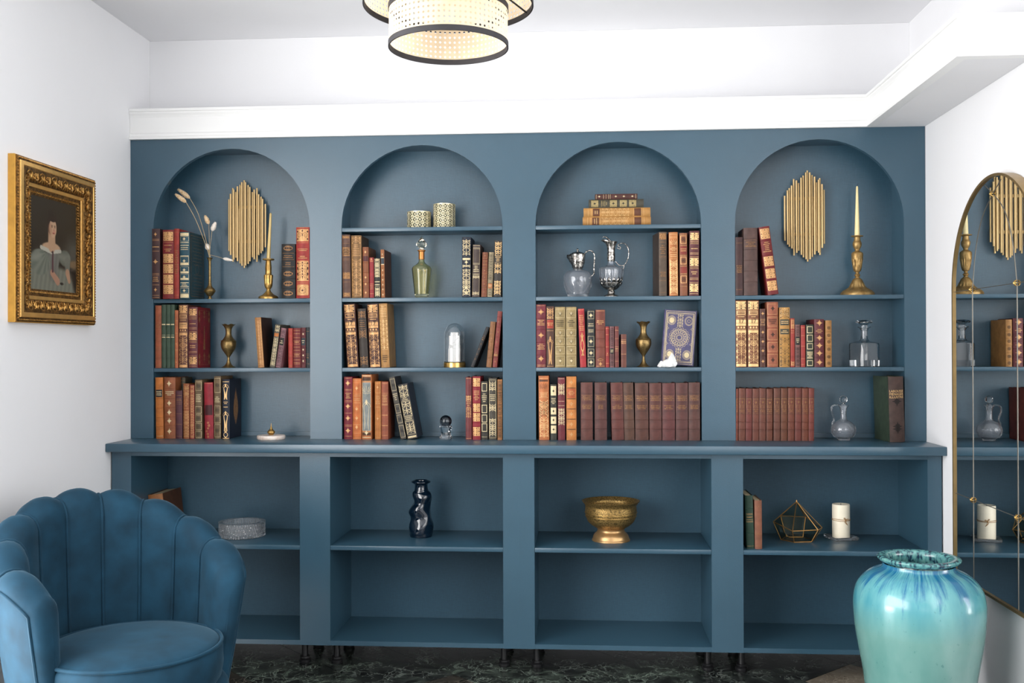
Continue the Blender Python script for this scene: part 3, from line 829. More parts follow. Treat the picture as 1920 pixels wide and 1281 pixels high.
# ---- second arch, upper shelf
B('2U', 642.2, 657.6, 440, (92, 64, 54), 'g.94,.98,.66,.8,.3,.4 xt.68,.78 l.62,.6,.25,.86 g.02,.08 o.35', 'worn dark brown book at the left end', gold='d', lean=-1.6)
B('2U', 659, 678.6, 441.5, (132, 98, 58), 'a.04,.62 t.66,.86 a.87,.97 p.03,.97', 'thick gilt brown book', gold='g', lean=-1.4, board=(70, 56, 42))
B('2U', 680.4, 691.6, 463.3, (138, 80, 48), 'b.5,.7,.3 d.1,.27,.4,.9 yg.72,.82 l.5', 'tan book with a maroon label', gold='g', lean=-.8, label=(80, 34, 36), board=(104, 66, 40))
B('2U', 692.8, 701, 483, (150, 42, 46), 'l.9,.93,.3,.26,.22,.34,.1 d.96', 'small red book', gold='g', lean=-.4)
B('2U', 702, 713, 484, (46, 44, 40), 'A.52,.98 A.03,.26 L.4,.33 l.29', 'small black book with bold cream tooling', gold='c', lean=-.6)
B('2U', 714.6, 721.6, 468, (158, 98, 56), 'b.12,.22,.32,.42,.52,.62 d.06,.17,.27,.37,.47,.57,.9 yg.7,.82 L.69,.83', 'ribbed tan book with a slate label', gold='c', lean=-1.2, label=(52, 62, 70), board=(74, 44, 32))
B('2U', 865.8, 882.6, 444.5, (26, 32, 46), 'A.5,.53 A.03,.46 u.04,.2 t.6,.64 g.62,.65 A.7,.95 d.58', 'tall navy book with bold cream ornament', gold='c', lean=.5)
B('2U', 884.5, 899, 458.5, (72, 58, 54), 'p.04,.4,.62,.94 p.06,.38,.64,.92 t.47,.6 l.44,.42,.98 a.05,.09,.36,.4', 'dark brown book with gilt framed panels', gold='c', lean=2)
B('2U', 902, 912.4, 473, (124, 66, 44), 'q.02,.2,.22,.36,.38,.5,.52,.66,.86,.98 b.21,.37,.51,.67,.85 t.7,.82', 'red-brown ribbed book', gold='d', lean=2.8)
B('2U', 913.4, 922.6, 473, (176, 158, 124), 'xa.3,.97 xa.03,.18 yg.19,.3 t.21,.28', 'cream mottled book with an orange label', gold='c', lean=3.6, label=(190, 104, 44))
B('2U', 924.8, 939.4, 451, (52, 46, 42), 'A.04,.28 A.42,.58 A.74,.97 t.62,.72 l.6,.73', 'dark book with bold gilt ornament', gold='b', lean=2.6)
# ---- second arch, middle shelf
B('2M', 650.6, 672, 569.5, (78, 46, 38), ARA, 'broad brown scrollwork book at the left end', lean=-7.4, gold='g')
B('2M', 675, 690.8, 578.6, (52, 44, 38), 'A.5,.64 A.84,.95 A.04,.18 t.68,.78 l.66,.8', 'black book between two brown scrollwork books', lean=-5.4, gold='d')
B('2M', 692.8, 713.6, 569.5, (78, 46, 38), ARA, 'second broad brown scrollwork book', lean=-5.4, gold='g')
B('2M', 714.6, 730.4, 569, (176, 128, 72), 'a.3,.74 t.78,.96 l.76,.97,.28 xt.08,.2', 'gold-tan book right of the scrollwork pair', lean=-5, gold='b', board=(140, 106, 62))
B('2M', 881.4, 888, 613, (40, 40, 42), 'd.2,.32,.45,.58 t.66,.8', 'thin black book leaning steeply right', lean=30.5, gold='d')
B('2M', 911.4, 921.2, 603, (140, 92, 56), 'q.03,.2,.22,.38,.4,.55,.57,.7,.72,.97 b.21,.39,.56,.71', 'tan book leaning right beside black one', lean=8.4, gold='d')
B('2M', 923, 931.4, 583.6, (128, 54, 46), 'b.18,.36,.54,.72,.9 d.1,.27,.45,.63,.81 g.2,.24', 'tall red book leaning against the right side', lean=10.6, gold='d')
# ---- second arch, on the worktop
B('2B', 644.6, 660.4, 707, (116, 28, 42), 'l.05,.21,.23,.42,.6,.62,.78,.8,.98 D.14,.34,.53,.9 t.65,.75', 'crimson book with gilt diamonds at the left end', gold='g')
B('2B', 661, 677, 710, (198, 108, 52), 'l.24,.7,.72,.6,.02,.97 p.1,.6,.74,.94 d.2,.35,.5,.84 t.62,.68', 'bright orange book', gold='g')
B('2B', 677.8, 696.4, 702.7, (186, 110, 62), 'yg.13,.88 F.15,.66 s.7,.84 L.98,.03 l.9,.11 xg.9,.96,.06,.11 p.13,.88 d.1', 'orange book with grey pictorial spine panel', gold='c', label=(134, 138, 136))
B('2B', 702.6, 714, 715.6, (180, 110, 50), 'p.03,.56,.8,.97 t.6,.76 d.36,.9', 'orange-tan book with slim gilt frames', gold='g')
B('2B', 714.8, 727.6, 716, (150, 80, 56), 'l.24,.42,.6,.62,.8,.97,.07 L.24,.42,.6 t.64,.78', 'rust brown book right of the slim framed one', gold='g')
B('2B', 751.4, 762, 706.4, (78, 72, 64), 'b.24,.4,.58,.76 p.03,.22,.26,.39,.42,.56,.78,.97 xo.13,.32,.49,.87 t.62,.74', 'dark grey book leaning left', lean=-23, gold='c', board=(40, 40, 44))
B('2B', 763.8, 783, 719, (66, 62, 58), 'A.78,.97 A.44,.66 p.42,.68,.08,.32 A.1,.3 t.7,.76 t.34,.4 l.69,.77,.33,.41 g.02,.05', 'wide gilt book with navy cover leaning left', lean=-20, gold='c', board=(34, 40, 52))
B('2B', 873, 884.4, 707.5, (112, 46, 48), 't.5,.62 A.62,.7 a.36,.5 l.02,.98', 'maroon book at left of the right-hand row', gold='g')
B('2B', 885.8, 901, 706, (142, 36, 46), 'z.84,.97,.44,.57,.29,.42,.06,.2 b.27,.43,.58,.83,.21 t.62,.78', 'red book with gilt lozenges', gold='g')
B('2B', 902, 914.6, 715.6, (52, 48, 40), 'P.83,.97,.46,.6,.3,.43,.14,.28 t.64,.8 b.45,.29,.13,.62 l.05', 'black book with gilt square panels', gold='c')
B('2B', 916.2, 931.2, 709, (64, 58, 48), 'p.03,.97 A.06,.34 A.46,.58 A.8,.94 t.62,.74', 'dark olive book with gilt ornaments', gold='c')
B('2B', 932.8, 941.6, 711.8, (164, 108, 60), 'b.2,.4,.6,.8 xa.03,.97', 'narrow tan book at right end', gold='g')
# ---- third arch, upper shelf
B('3U', 1236, 1251, 435, (92, 76, 62), 'l.05,.24,.3,.6,.62,.84 t.3,.38 t.65,.8 g.88,.98', 'worn grey-brown book', gold='d', yaw=7, d=.13, board=(66, 52, 44))
B('3U', 1255, 1272, 435.4, (186, 112, 60), 's.8,.9 l.91,.93,.96,.68,.58 t.6,.66 t.7,.77 A.04,.56 p.02,.98', 'orange book with a sunburst', gold='b', lean=-.6, board=(120, 44, 36))
B('3U', 1275, 1289.6, 437, (140, 84, 56), 'P.83,.96,.5,.62,.2,.32 xo.9,.56,.26 l.98,.8,.64,.47,.35,.15 yg.66,.79,.36,.46 t.7,.76', 'red-brown book with square roundel panels', gold='g', lean=-.6, label=(140, 54, 42))
B('3U', 1292, 1310.6, 433, (96, 48, 50), MAR, 'maroon book with three gilt panels', gold='b', lean=1.6)
# ---- third arch, middle shelf
B('3M', 1005.6, 1023.6, 571, (112, 36, 46), 'b.2,.4,.6,.78 D.14,.51,.88 t.28,.38 t.66,.76 l.02,.04,.98', 'crimson book with three gilt diamonds', gold='g')
B('3M', 1024.6, 1039, 574.8, (82, 52, 40), 'yg.64,.78 t.68,.74 F.05,.56 A.8,.97 l.6,.02', 'dark figured book with a scarlet label', gold='g', label=(170, 60, 40))
OLV = 'b.2,.36,.5,.64 q.03,.19,.22,.35,.38,.49,.52,.63,.82,.97 xt.67,.79 xd.11,.28,.43,.57,.89'
B('3M', 1040.6, 1060.2, 575.8, (160, 138, 92), OLV, 'left of two matching olive gilt books', gold='c', group='pair of olive gilt books')
B('3M', 1061.2, 1081.2, 575.8, (160, 138, 92), OLV, 'right of two matching olive gilt books', gold='c', group='pair of olive gilt books')
B('3M', 1087.8, 1099.6, 579, (176, 46, 52), 't.62,.9 u.2,.6 l.98', 'bright red book leaning left', lean=-4, gold='g')
B('3M', 1101.4, 1115, 580.8, (44, 46, 46), 'b.16,.34,.56,.8 q.02,.15,.18,.32,.36,.54,.84,.97 D.09,.25,.45,.9 t.6,.66,.7,.77', 'black book with gilt flowers', gold='c')
B('3M', 1116.8, 1135, 581, (122, 62, 48), 'b.5,.65,.35 t.74,.82 u.11,.16 d.06 l.02,.98,.5', 'red-brown book with a small crown emblem', gold='g')
B('3M', 1135.6, 1142.2, 612.5, (156, 48, 44), 'l.1,.3,.5,.8,.95 d.34', 'small scarlet book', gold='g')
B('3M', 1143.4, 1151.6, 612.5, (142, 92, 92), 'xa.02,.32 xa.5,.97 yg.33,.47 t.36,.44', 'small pink mottled book with a black label', gold='c')
B('3M', 1153, 1160.4, 612, (118, 56, 50), 'l.15,.4,.5,.7,.9 t.42,.48', 'small brownish red book', gold='g')
B('3M', 1164.4, 1174.8, 627, (112, 64, 52), 'L.78 l.72,.74,.83,.4', 'lowest brown book left of the brass vase', gold='g')
# ---- third arch, on the worktop
B('3B', 1010.6, 1030, 705, (196, 116, 66), 'xg.91,.94 xs.8,.9 l.96,.74,.66 t.67,.73 A.05,.62 xA.35,.6', 'orange sunburst book at left end', gold='b', lean=-.8, board=(140, 58, 36))
B('3B', 1032, 1043.8, 721, (54, 52, 44), 'g.8,.97,.46,.58,.29,.42,.12,.26 xd.88,.52,.36,.19 t.64,.76 b.6,.44,.27', 'short dark book with gilt panels', gold='c')
B('3B', 1046, 1059.6, 708, (112, 40, 48), 'A.34,.5 a.24,.34 A.72,.9 l.62,.55,.98', 'maroon book with gilt leaf sprays', gold='c')
B('3B', 1062, 1081, 706.4, (204, 128, 62), 'xl.17,.33,.49,.65,.82 xL.17,.33,.49,.65,.82 d.09,.25,.41,.57,.91 yg.66,.81 t.7,.78', 'orange book with dark bands', gold='g', label=(186, 92, 48), board=(130, 36, 32))
# matched set of nine
_ord = ['first', 'second', 'third', 'fourth', 'fifth', 'sixth', 'seventh', 'eighth', 'ninth', 'tenth', 'eleventh', 'twelfth']
SET9 = [(1089, 1111.6, 0), (1115, 1138.2, 0), (1147.4, 1170.4, -2.4), (1171, 1190.2, -2.4), (1191.2, 1216.6, -.6), (1218, 1241, -.3), (1242, 1266.2, 0), (1267.4, 1290.6, 0), (1291.6, 1313.2, 0)]
for i, (a, b, ln) in enumerate(SET9):
    v = random.Random(i)
    c = (92 + v.randint(-6, 8), 54 + v.randint(-4, 4), 46 + v.randint(-4, 4))
    B('3B', a, b, 718.4 + v.uniform(-.8, .8), c, 'b.2,.36 xl.2,.36,.51,.66,.81 t.69,.77 t.54,.62 l.78,.7,.73', '%s from left of nine matching brown volumes' % _ord[i], lean=ln, gold='d', group='nine matching brown volumes')
# ---- rightmost arch, upper shelf
B('4U', 1379.6, 1393.6, 445, (66, 40, 38), 't.38,.52 l.1,.9', 'dark maroon book at the left end', gold='d')
B('4U', 1395, 1421.4, 427.4, (88, 64, 58), 'b.2,.36,.52,.68,.84 l.72,.82 t.72,.8', 'thick dark brown book', gold='d')
B('4U', 1440.4, 1461, 423.5, (118, 32, 34), 'z.82,.97,.42,.56,.24,.38,.06,.2 o.49,.31,.13,.9 t.62,.78 b.4,.22,.58,.8', 'red book with gilt roundels leaning left', lean=-17, gold='g')
# ---- rightmost arch, middle shelf
B('4M', 1379.4, 1401, 563.6, (128, 78, 52), ARA, 'left of two tan scrollwork books', gold='b', group='pair of tan scrollwork books')
B('4M', 1402.4, 1424, 563.6, (128, 78, 52), ARA, 'right of two tan scrollwork books', gold='b', group='pair of tan scrollwork books')
B('4M', 1425.2, 1436, 579.4, (84, 48, 38), 'D.1,.28,.44,.6,.92 l.72,.74,.8,.82 t.75,.79 b.36,.52,.2,.68', 'dark brown book with yellow diamonds', gold='g')
B('4M', 1438.6, 1460, 566.5, (160, 92, 66), 'b.22,.4,.6,.79 p.03,.2,.24,.38,.42,.58,.81,.97 xd.11,.31,.5,.9 p.63,.77 xt.66,.74', 'terracotta book with blind stamped panels', gold='g')
B('4M', 1462, 1481.8, 576.7, (188, 138, 72), 'b.2,.35,.5 xa.02,.18,.22,.33,.37,.48 a.84,.98 xa.83,.98 yg.55,.64,.7,.8 t.57,.62,.72,.78', 'golden book with dark labels', gold='b', label=(70, 68, 54))
B('4M', 1482.8, 1490.4, 597, (160, 56, 46), 'a.78,.97 a.03,.12 l.7,.74', 'scarlet book with gilt ends', gold='g')
B('4M', 1491.4, 1500.6, 609, (140, 94, 88), 'xa.03,.48 xa.74,.97 yg.52,.72 t.56,.68', 'small pinkish book with a black label', gold='c')
B('4M', 1502, 1510.4, 610, (164, 58, 52), 'l.06,.2,.5,.75,.94', 'small plain red book', gold='g')
B('4M', 1512, 1526, 609, (52, 58, 46), 'P.8,.96,.6,.76,.42,.56,.03,.16 l.2,.24,.28,.32,.36 t.2,.36', 'dark green book with cream square panels', gold='c')
B('4M', 1527.4, 1546.2, 598.7, (98, 40, 44), 'D.1,.29,.45,.61,.92 b.2,.37,.53,.68 t.7,.8', 'maroon book with five small gilt stars', gold='g')
B('4M', 1548.4, 1560, 601, (172, 122, 66), 'xo.08,.22,.38,.54,.68,.84 b.15,.3,.46,.61,.76', 'gold-tan book at the right end', gold='g')
# ---- rightmost arch, on the worktop : matched set of twelve
xs = [(1380, 1384.4), (1385, 1397.6), (1398.3, 1410), (1410.9, 1423), (1423.6, 1436), (1437, 1449), (1450.6, 1463.2), (1464.2, 1476.6), (1477.4, 1489.8), (1490.6, 1503), (1503.8, 1516), (1516.4, 1526.6)]
for i, (a, b) in enumerate(xs):
    v = random.Random(50 + i)
    c = (112 + v.randint(-8, 8), 58 + v.randint(-4, 4), 42 + v.randint(-4, 4))
    B('4B', a, b, 729 + v.uniform(-.8, .8), c, 'b.22,.36 xl.22,.36,.52,.82 l.53,.81 t.55,.62 p.68,.8 d.74 l.64,.66', '%s from left of twelve small matching volumes' % _ord[i], lean=.8, gold='d', group='twelve small matching brown volumes')
T = B('4B', 1669.4, 1698.6, 706, (72, 54, 48), 'xD.62 xD.2,.24', 'big green and brown book with gold lettering', lean=-3, gold='b', yaw=4, d=.165, out=.046, board=(52, 66, 52))
V, F = [], []
for k, ln in enumerate(('LAROUSSE', 'MÉNAGER', 'ILLUSTRÉ')):
    vs, fs = text_mesh(ln, .0125)
    wx = max(v[0] for v in vs) - min(v[0] for v in vs); sx = T[1] * .9 / wx
    n = len(V); V += [(x * sx, .007 * (x * sx / (T[1] / 2)) ** 2 - .0009, T[2] * (.775 - .045 * k) + y) for x, y, _ in vs]; F += [tuple(i + n for i in f) for f in fs]
obj('gilt_lettering', V, F, GILT['b'], T[0])
# ---- base cabinets
B('1L', 284, 312, 926, (170, 112, 66), 'yg.6,.76 l.9', 'old brown leather book leaning behind the armchair', lean=-9, d=.19, out=-.12, gold='d', label=(120, 40, 50), board=(86, 54, 34))
B('4L', 1400.2, 1415, 929.5, (40, 66, 52), 'l.5,.52,.55,.64,.66,.05 t.57,.62 b.3,.75', 'dark green cloth book', lean=-3, d=.16, out=-.008, gold='g')
B('4L', 1415.6, 1429.4, 939, (140, 88, 66), 'l.3,.32,.88,.06', 'rust brown book', lean=-.4, d=.15, out=-.006, gold='d')
# ---- stack lying flat on the top shelf of the third arch
z = S0 + .0003
stack = [(1092.6, 1220.4, 404.2, 420.7, (184, 132, 72), 'a.32,.72 yg.76,.86,.14,.24 t.78,.84 l.1,.13,.25,.74,.88,.93', 'tan gilt book at bottom of flat stack', 'b', (104, 64, 44)),
         (1094.2, 1219.6, 387.2, 404.0, (190, 138, 76), 'a.32,.72 yg.76,.86,.14,.24 t.78,.84 l.1,.13,.25,.74,.88,.93', 'second lowest tan gilt book of flat stack', 'b', (104, 64, 44)),
         (1104, 1207, 371, 387, (76, 72, 60), 'g.13,.27,.3,.44,.48,.62,.82,.96 xq.13,.27,.3,.44,.48,.62,.82,.96 t.66,.78', 'dark olive panelled book in flat stack', 'o', None),
         (1115.8, 1195.4, 360.6, 370.8, (84, 50, 44), 'd.12,.32,.51,.9 l.04,.68,.74,.8,.97,.64', 'small brown book on top of flat stack', 'c', None)]
for x0, x1, y0, y1, c, st, look, gd, lb in stack:
    Y = YU + .02
    a, b = at(x0, 420, Y), at(x1, 420, Y)
    th = (y1 - y0) * Y / F_PX - .0006; L = b.x - a.x
    t = thing('book', look + ' ' + SHELF['3T'][1], 'book', (b.x, Y, z + th / 2), 'books ' + SHELF['3T'][1], (0, -PI / 2, 0))
    book_parts(t, th, L, .12 if L > .2 else .1, c, st, gd, lb)
    z += th + .0004

# ------------------------------------------------------------------ ornaments on the shelves
def px_prof(prof, cx, ybase, Y, z, sm=0):
    """(radius px, y px) silhouette measured at depth Y -> metres above the base"""
    s = Y / F_PX
    p = [(r * s, (ybase - y) * s) for r, y in prof]
    p = [(r, max(zz, 0)) for r, zz in p]
    return smooth_profile(p, sm) if sm else p
def place(cx, Y, z):
    p = at(cx, 640, Y); return (p.x, Y, z + 0.0003)
YS = YU + 0.075

# -- brass bud vase with dried grass
Y = YU + .055
loc = place(393.5, Y, S1)
t = thing('bud_vase', 'slender brass bud vase holding dried bunny tail grass stems', 'vase', loc)
pr = px_prof([(8.5, 559.5), (8.5, 557.5), (5.5, 556.5), (5, 554), (11, 551), (18, 545.5), (19.5, 543), (17, 539.5), (10, 536.5), (6, 532), (4.6, 520), (4.2, 500), (4.8, 486), (7.5, 481.5), (10.8, 479.5)], 0, 559.5, Y, 0)
pr = [(r * .55, zz) for r, zz in pr]
mm = MB(); mm.lathe(pr + [(pr[-1][0] - .0012, pr[-1][1]), (pr[-3][0] - .0014, pr[-3][1]), (pr[-6][0] - .0012, pr[-6][1])], 28, cap0=True)
mm.obj('body', M_BRASS_OLD, t)
mm = MB(); mm.lathe([(pr[5][0] + .0002, pr[5][1] + .0002), (pr[6][0] + .0009, pr[6][1]), (pr[6][0] + .0002, pr[6][1] + .0012)], 28); mm.obj('collar_ring', M_BRASS, t)
M_STEM = mat('dried_stem', (186, 164, 126), 0.8)
M_TAIL = mat('bunny_tail_fluff', (226, 200, 164), 0.95, var=0.2, scale=200, c2=(196, 158, 112), sheen=0.4)
M_TAIL2 = mat('pale_bunny_tail', (226, 216, 204), 0.95, var=0.15, scale=200, sheen=0.4)
mouth = at(393.5, 482, Y)
heads = [((356, 372), (333, 354), [(386, 450), (372, 402)], M_TAIL, 4.6, 'bunny tail grass bending left, upper of two long stems'),
         ((349, 379.5), (328, 363.5), [(384, 455), (367, 412)], M_TAIL, 4.4, 'bunny tail grass bending left, lower of two long stems'),
         ((391.5, 420.5), (384, 403.5), [(392.5, 460), (392, 436)], M_TAIL, 4.2, 'short upright tan bunny tail grass in the brass bud vase'),
         ((397.5, 433.5), (404.5, 416), [(394.2, 462), (396, 446)], M_TAIL2, 4.4, 'short upright white bunny tail grass in the brass bud vase'),
         ((391.5, 469), (387, 457), [(393, 476), (392.4, 472)], M_TAIL2, 4.6, 'shortest white bunny tail close above the bud vase mouth'),
         ((418, 484.8), (436, 488.5), [(399, 479.5), (408, 481.5)], M_TAIL2, 3.0, 'white bunny tail grass drooping right below the wall sculpture')]
for hi, (b, tip, ctrl, mtl, rad, lab) in enumerate(heads):
    dy = (.018, -.014, 0, -.006, .006, -.03)[hi]
    pts = [Vector((mouth.x + (hi - 2.5) * .0009, Y, mouth.z - .03)), Vector((mouth.x + (hi - 2.5) * .0012, Y + (.004, -.004, 0, -.002, .002, -.005)[hi], mouth.z + .004))]
    n = len(ctrl)
    for k, c in enumerate(ctrl): pts.append(at(c[0], c[1], Y + dy * (k + 1) / (n + 1)))
    B0, T0 = at(b[0], b[1], Y + dy), at(tip[0], tip[1], Y + dy * 1.2)
    pts.append(B0)
    r = thing('dried_grass_stem', lab, 'dried grass', pts[0], 'bunny tail grasses in the brass bud vase')
    mm = MB(); mm.tube([p - pts[0] for p in spline(pts, 5)], .0011 if hi < 2 else .0008, 6); mm.obj('stem', M_STEM, r)
    ax = T0 - B0; L = ax.length; ax.normalize(); q = ax.to_track_quat('Z', 'Y'); rr = rad * Y / F_PX
    mm = MB(); v = random.Random(hi)
    prf = [(0.15, 0), (.7, .1), (1, .3), (.95, .55), (.7, .8), (.3, .96), (.02, 1)]
    mm.lathe([(a * rr, z_ * L) for a, z_ in prf], 14, rf=lambda a, r_, z_: r_ * (1 + .12 * math.sin(7 * a + z_ * 900)), cap0=True)
    for k in range(110):
        a = v.uniform(0, 2 * PI); z_ = v.uniform(.08, .95); rad_ = rr * (1 - abs(z_ - .35) * .9)
        p = Vector((rad_ * .9 * math.cos(a), rad_ * .9 * math.sin(a), z_ * L)); e = Vector((math.cos(a) * .6, math.sin(a) * .6, .8)).normalized() * rr * v.uniform(.5, .9)
        sd = Vector((-math.sin(a), math.cos(a), 0)) * .0003
        mm.add([p - sd, p + sd, p + e], [(0, 1, 2)])
    mm.v = [q @ Vector(p) + (B0 - pts[0]) for p in mm.v]
    hd = obj('seed_head', mm.v, mm.f, mtl, r, 60)

# -- two gold tube wall sculptures
tubes = [(-41.5, 468, 800, 0), (-37, 430, 830, 1), (-33, 412, 845, 0), (-29.3, 395, 860, 1), (-24.8, 345, 910, 0), (-20.5, 358, 892, 1), (-16, 375, 875, 0), (-11.8, 338, 907, 1),
         (-7.3, 320, 925, 0), (-3.1, 300, 940, 1), (0.4, 284, 956, 0), (4.2, 300, 940, 1), (8.7, 318, 922, 0), (13, 332, 905, 1), (17, 372, 878, 0), (20.4, 355, 892, 1), (23.2, 342, 908, 0), (26.7, 388, 857, 1), (30.8, 428, 826, 0)]
tubes = [(x + 5.2, a, b, r) for x, a, b, r in tubes]
def sculpture(cu, cv, mir, lab):
    Yb = YBU - .03
    c = at(cu, cv, Yb)
    t = thing('wall_sculpture', lab, 'wall decor', (c.x, YBU, c.z), 'gold tube wall sculptures')
    s = Yb / F_PX
    for x, a, b, row in tubes:
        z1, z0 = (620 - a) / 4.003 * s, (620 - b) / 4.003 * s
        xx = x * s * .985 * (-1 if mir else 1); y = -.024 - .007 * row
        mm = MB(); R_ = .0040
        mm.lathe([(R_ - .0008, z0 + .001), (R_ - .0008, z0), (R_, z0), (R_, z1), (R_ - .0008, z1), (R_ - .0008, z1 - .003)], 14, c=(xx, y), cap0=True, cap1=True)
        mm.obj('tube', M_GOLDTUBE, t)
    for zz in (-.07, .07):
        q = MB(); q.box(-.066, .066, -.019, -.012, zz - .006, zz + .006); q.obj('mounting_bar', M_GOLDTUBE, t, None)
    for xx in (-.04, .04):
        q = MB(); q.box(xx - .005, xx + .005, -.012, -.0004, -.064, .064); q.obj('wall_bracket', M_GOLDTUBE, t, None)
sculpture(462.5, 420, True, 'gold tube wall sculpture above the shelf in the leftmost arch')
sculpture(1509, 405, False, 'gold tube wall sculpture above the shelf in the rightmost arch')

# -- candlesticks with tapers
def candlestick(cu, Y, z, prof, ybase, lab, flutes, mtl):
    loc = place(cu, Y, z)
    t = thing('candlestick', lab, 'candlestick', loc, 'brass candlesticks')
    pr = px_prof(prof, cu, ybase, Y, z)
    # split into base / stem / drip pan
    names = ['base', 'stem', 'drip_pan']; cuts = flutes['cut']
    seg = [[], [], []]
    for i, p in enumerate(pr):
        for k in range(3):
            if cuts[k] <= i <= cuts[k + 1]: seg[k].append(p)
    fl = flutes.get('n', 0)
    for k in range(3):
        mm = MB()
        rf = None
        if fl and k < 2:
            z0, z1 = flutes['z'][k]
            rf = lambda a, r, zz, z0=z0, z1=z1: r * (1 + (.07 * math.cos(fl * a) if z0 < zz < z1 else 0))
        mm.lathe(smooth_profile(seg[k], 3), 40, rf=rf, cap0=True, cap1=True)
        mm.obj(names[k], mtl, t, 50)
    return t, pr
p1 = [(18.7, 559.5), (18.7, 557.5), (17.5, 554.5), (11.5, 551.5), (7, 547.5), (4.5, 544), (3.6, 541), (6.8, 536), (7.6, 525), (8.2, 515.5), (8.2, 513.5), (6, 512), (6, 500), (5.2, 490), (4.8, 486.5), (10.6, 485), (10.8, 483), (9, 482.4), (3, 482.2)]
Y = YU + .05
t1, q1 = candlestick(503.5, Y, S1, p1, 559.5, 'small gold candlestick beside the squat black book', {'n': 12, 'z': [(9, 9), (.05, .095)], 'cut': [0, 6, 14, 18]}, mat('bright_brass', (190, 154, 88), 0.3, 0.8, scale=40, c2=(150, 114, 60), bump=.1))
def taper(cu0, y0, cu1, y1, r0, r1, Y, zb, xb, lab, mtl, wick=True):
    s = Y / F_PX
    t = thing('taper_candle', lab, 'candle', (xb, Y, zb + .0003), 'taper candles')
    L = (y0 - y1) * s; dx = (cu1 - cu0) * s
    mm = MB(); rows = []
    for k in range(9):
        q = k / 8; r = (r0 + (r1 - r0) * q) * s
        rows.append((dx * q, q * L * .97, r))
    rows += [(dx * .99, L * .985, r1 * s * .8), (dx, L, r1 * s * .25)]
    mm.grid([[(x + r * math.cos(2 * PI * i / 16), r * math.sin(2 * PI * i / 16), z_) for i in range(16)] for x, z_, r in rows], closed_u=True)
    mm.f.append(tuple(range(15, -1, -1))); mm.f.append(tuple(len(mm.v) - 16 + k for k in range(16)))
    mm.obj('wax_body', mtl, t, 50)
    if wick:
        q = MB(); q.tube([(dx, 0, L - .001), (dx + .001, 0, L + .006), (dx + .005, 0, L + .009)], .0007, 6); q.obj('wick', M_BLACK, t)
taper(504, 482.2, 508.5, 394.5, 3.6, 2.2, Y, S1 + q1[-1][1], t1.location.x, 'gold taper candle leaning slightly in the small gold candlestick', M_CANDLE_GOLD, False)
p2 = [(30.2, 551), (30, 547), (27, 543.5), (19, 539), (14, 535), (11.5, 529), (8.5, 522), (4, 518), (3.4, 516.5), (5.4, 513.5), (3.2, 510.5), (4, 507), (6.6, 505), (9.3, 487), (10.3, 480), (10, 473), (6, 470), (4, 467.5), (7.3, 461), (8, 455), (6, 450.5), (5.6, 444), (10.4, 442.6), (10.6, 441.2), (9, 440.8), (4, 440.8)]
Y = YU + .075
M_BRASS2 = mat('matte_antique_brass', (168, 138, 88), 0.45, 0.7, scale=60, c2=(138, 108, 62), bump=.2, bscale=260)
t2, q2 = candlestick(1608, Y, S1, p2, 551, 'tall ornate antique brass candlestick in the rightmost arch', {'n': 14, 'z': [(.018, .05), (.098, .145)], 'cut': [0, 8, 20, 25]}, M_BRASS2)
taper(1608.2, 440.8, 1608.6, 349.5, 4.7, 1.9, Y, S1 + q2[-1][1], t2.location.x, 'cream taper candle standing in the tall ornate candlestick', mat('pale_yellow_wax', (232, 214, 160), .4, var=.03))

# -- engraved brass vases
def brass_vase(cu, ybase, S_, k, lab):
    Y = YU + .07
    pr = [(12.3, 0), (12.3, -1.2), (9.5, -2.4), (5, -7), (3, -13), (2.3, -18.5), (3.4, -22), (8, -29), (12.8, -37), (14.6, -45), (13.6, -51), (9, -57), (6.2, -62), (5.4, -68), (6.2, -75), (9, -80.5), (12.6, -84)]
    loc = place(cu, Y, S_)
    t = thing('brass_vase', lab, 'vase', loc, 'small engraved brass vases')
    p = smooth_profile(px_prof([(r, y * k) for r, y in pr], cu, 0, Y, S_), 3)
    top = p[-1][1]
    full = p + [(p[-1][0] - .001, p[-1][1])] + [(r - .0012, zz) for r, zz in reversed(p[-16:-1])]
    mm = MB()
    mm.lathe(full, 36, cap0=True)
    mm.v = [(x * (1 + .0 * a), y, zz + (.0022 * math.sin(6 * math.atan2(y, x)) if zz > top * .96 else 0)) for (x, y, zz) in mm.v for a in (0,)]
    mm.obj('body', M_BRASS_OLD, t, 50)
    f = MB(); f.lathe([(p[0][0] + .0002, .0004), (p[0][0] + .0012, .0012), (p[0][0] + .0002, .0022)], 36); f.obj('foot_rim', M_BRASS, t)
    r_ = MB(); br = max(q[0] for q in p[:30]); bz = [q[1] for q in p if q[0] == br][0]
    r_.lathe([(br * .985, bz + .008), (br * .99 + .001, bz + .0095), (br * .975, bz + .011)], 36); r_.obj('engraved_band', M_BRASS, t)
brass_vase(428.5, 690.5, S2, .985, 'small engraved brass vase in the leftmost arch')
brass_vase(1206.5, 689, S2, 1.0, 'small engraved brass vase beside the blue ornate book')

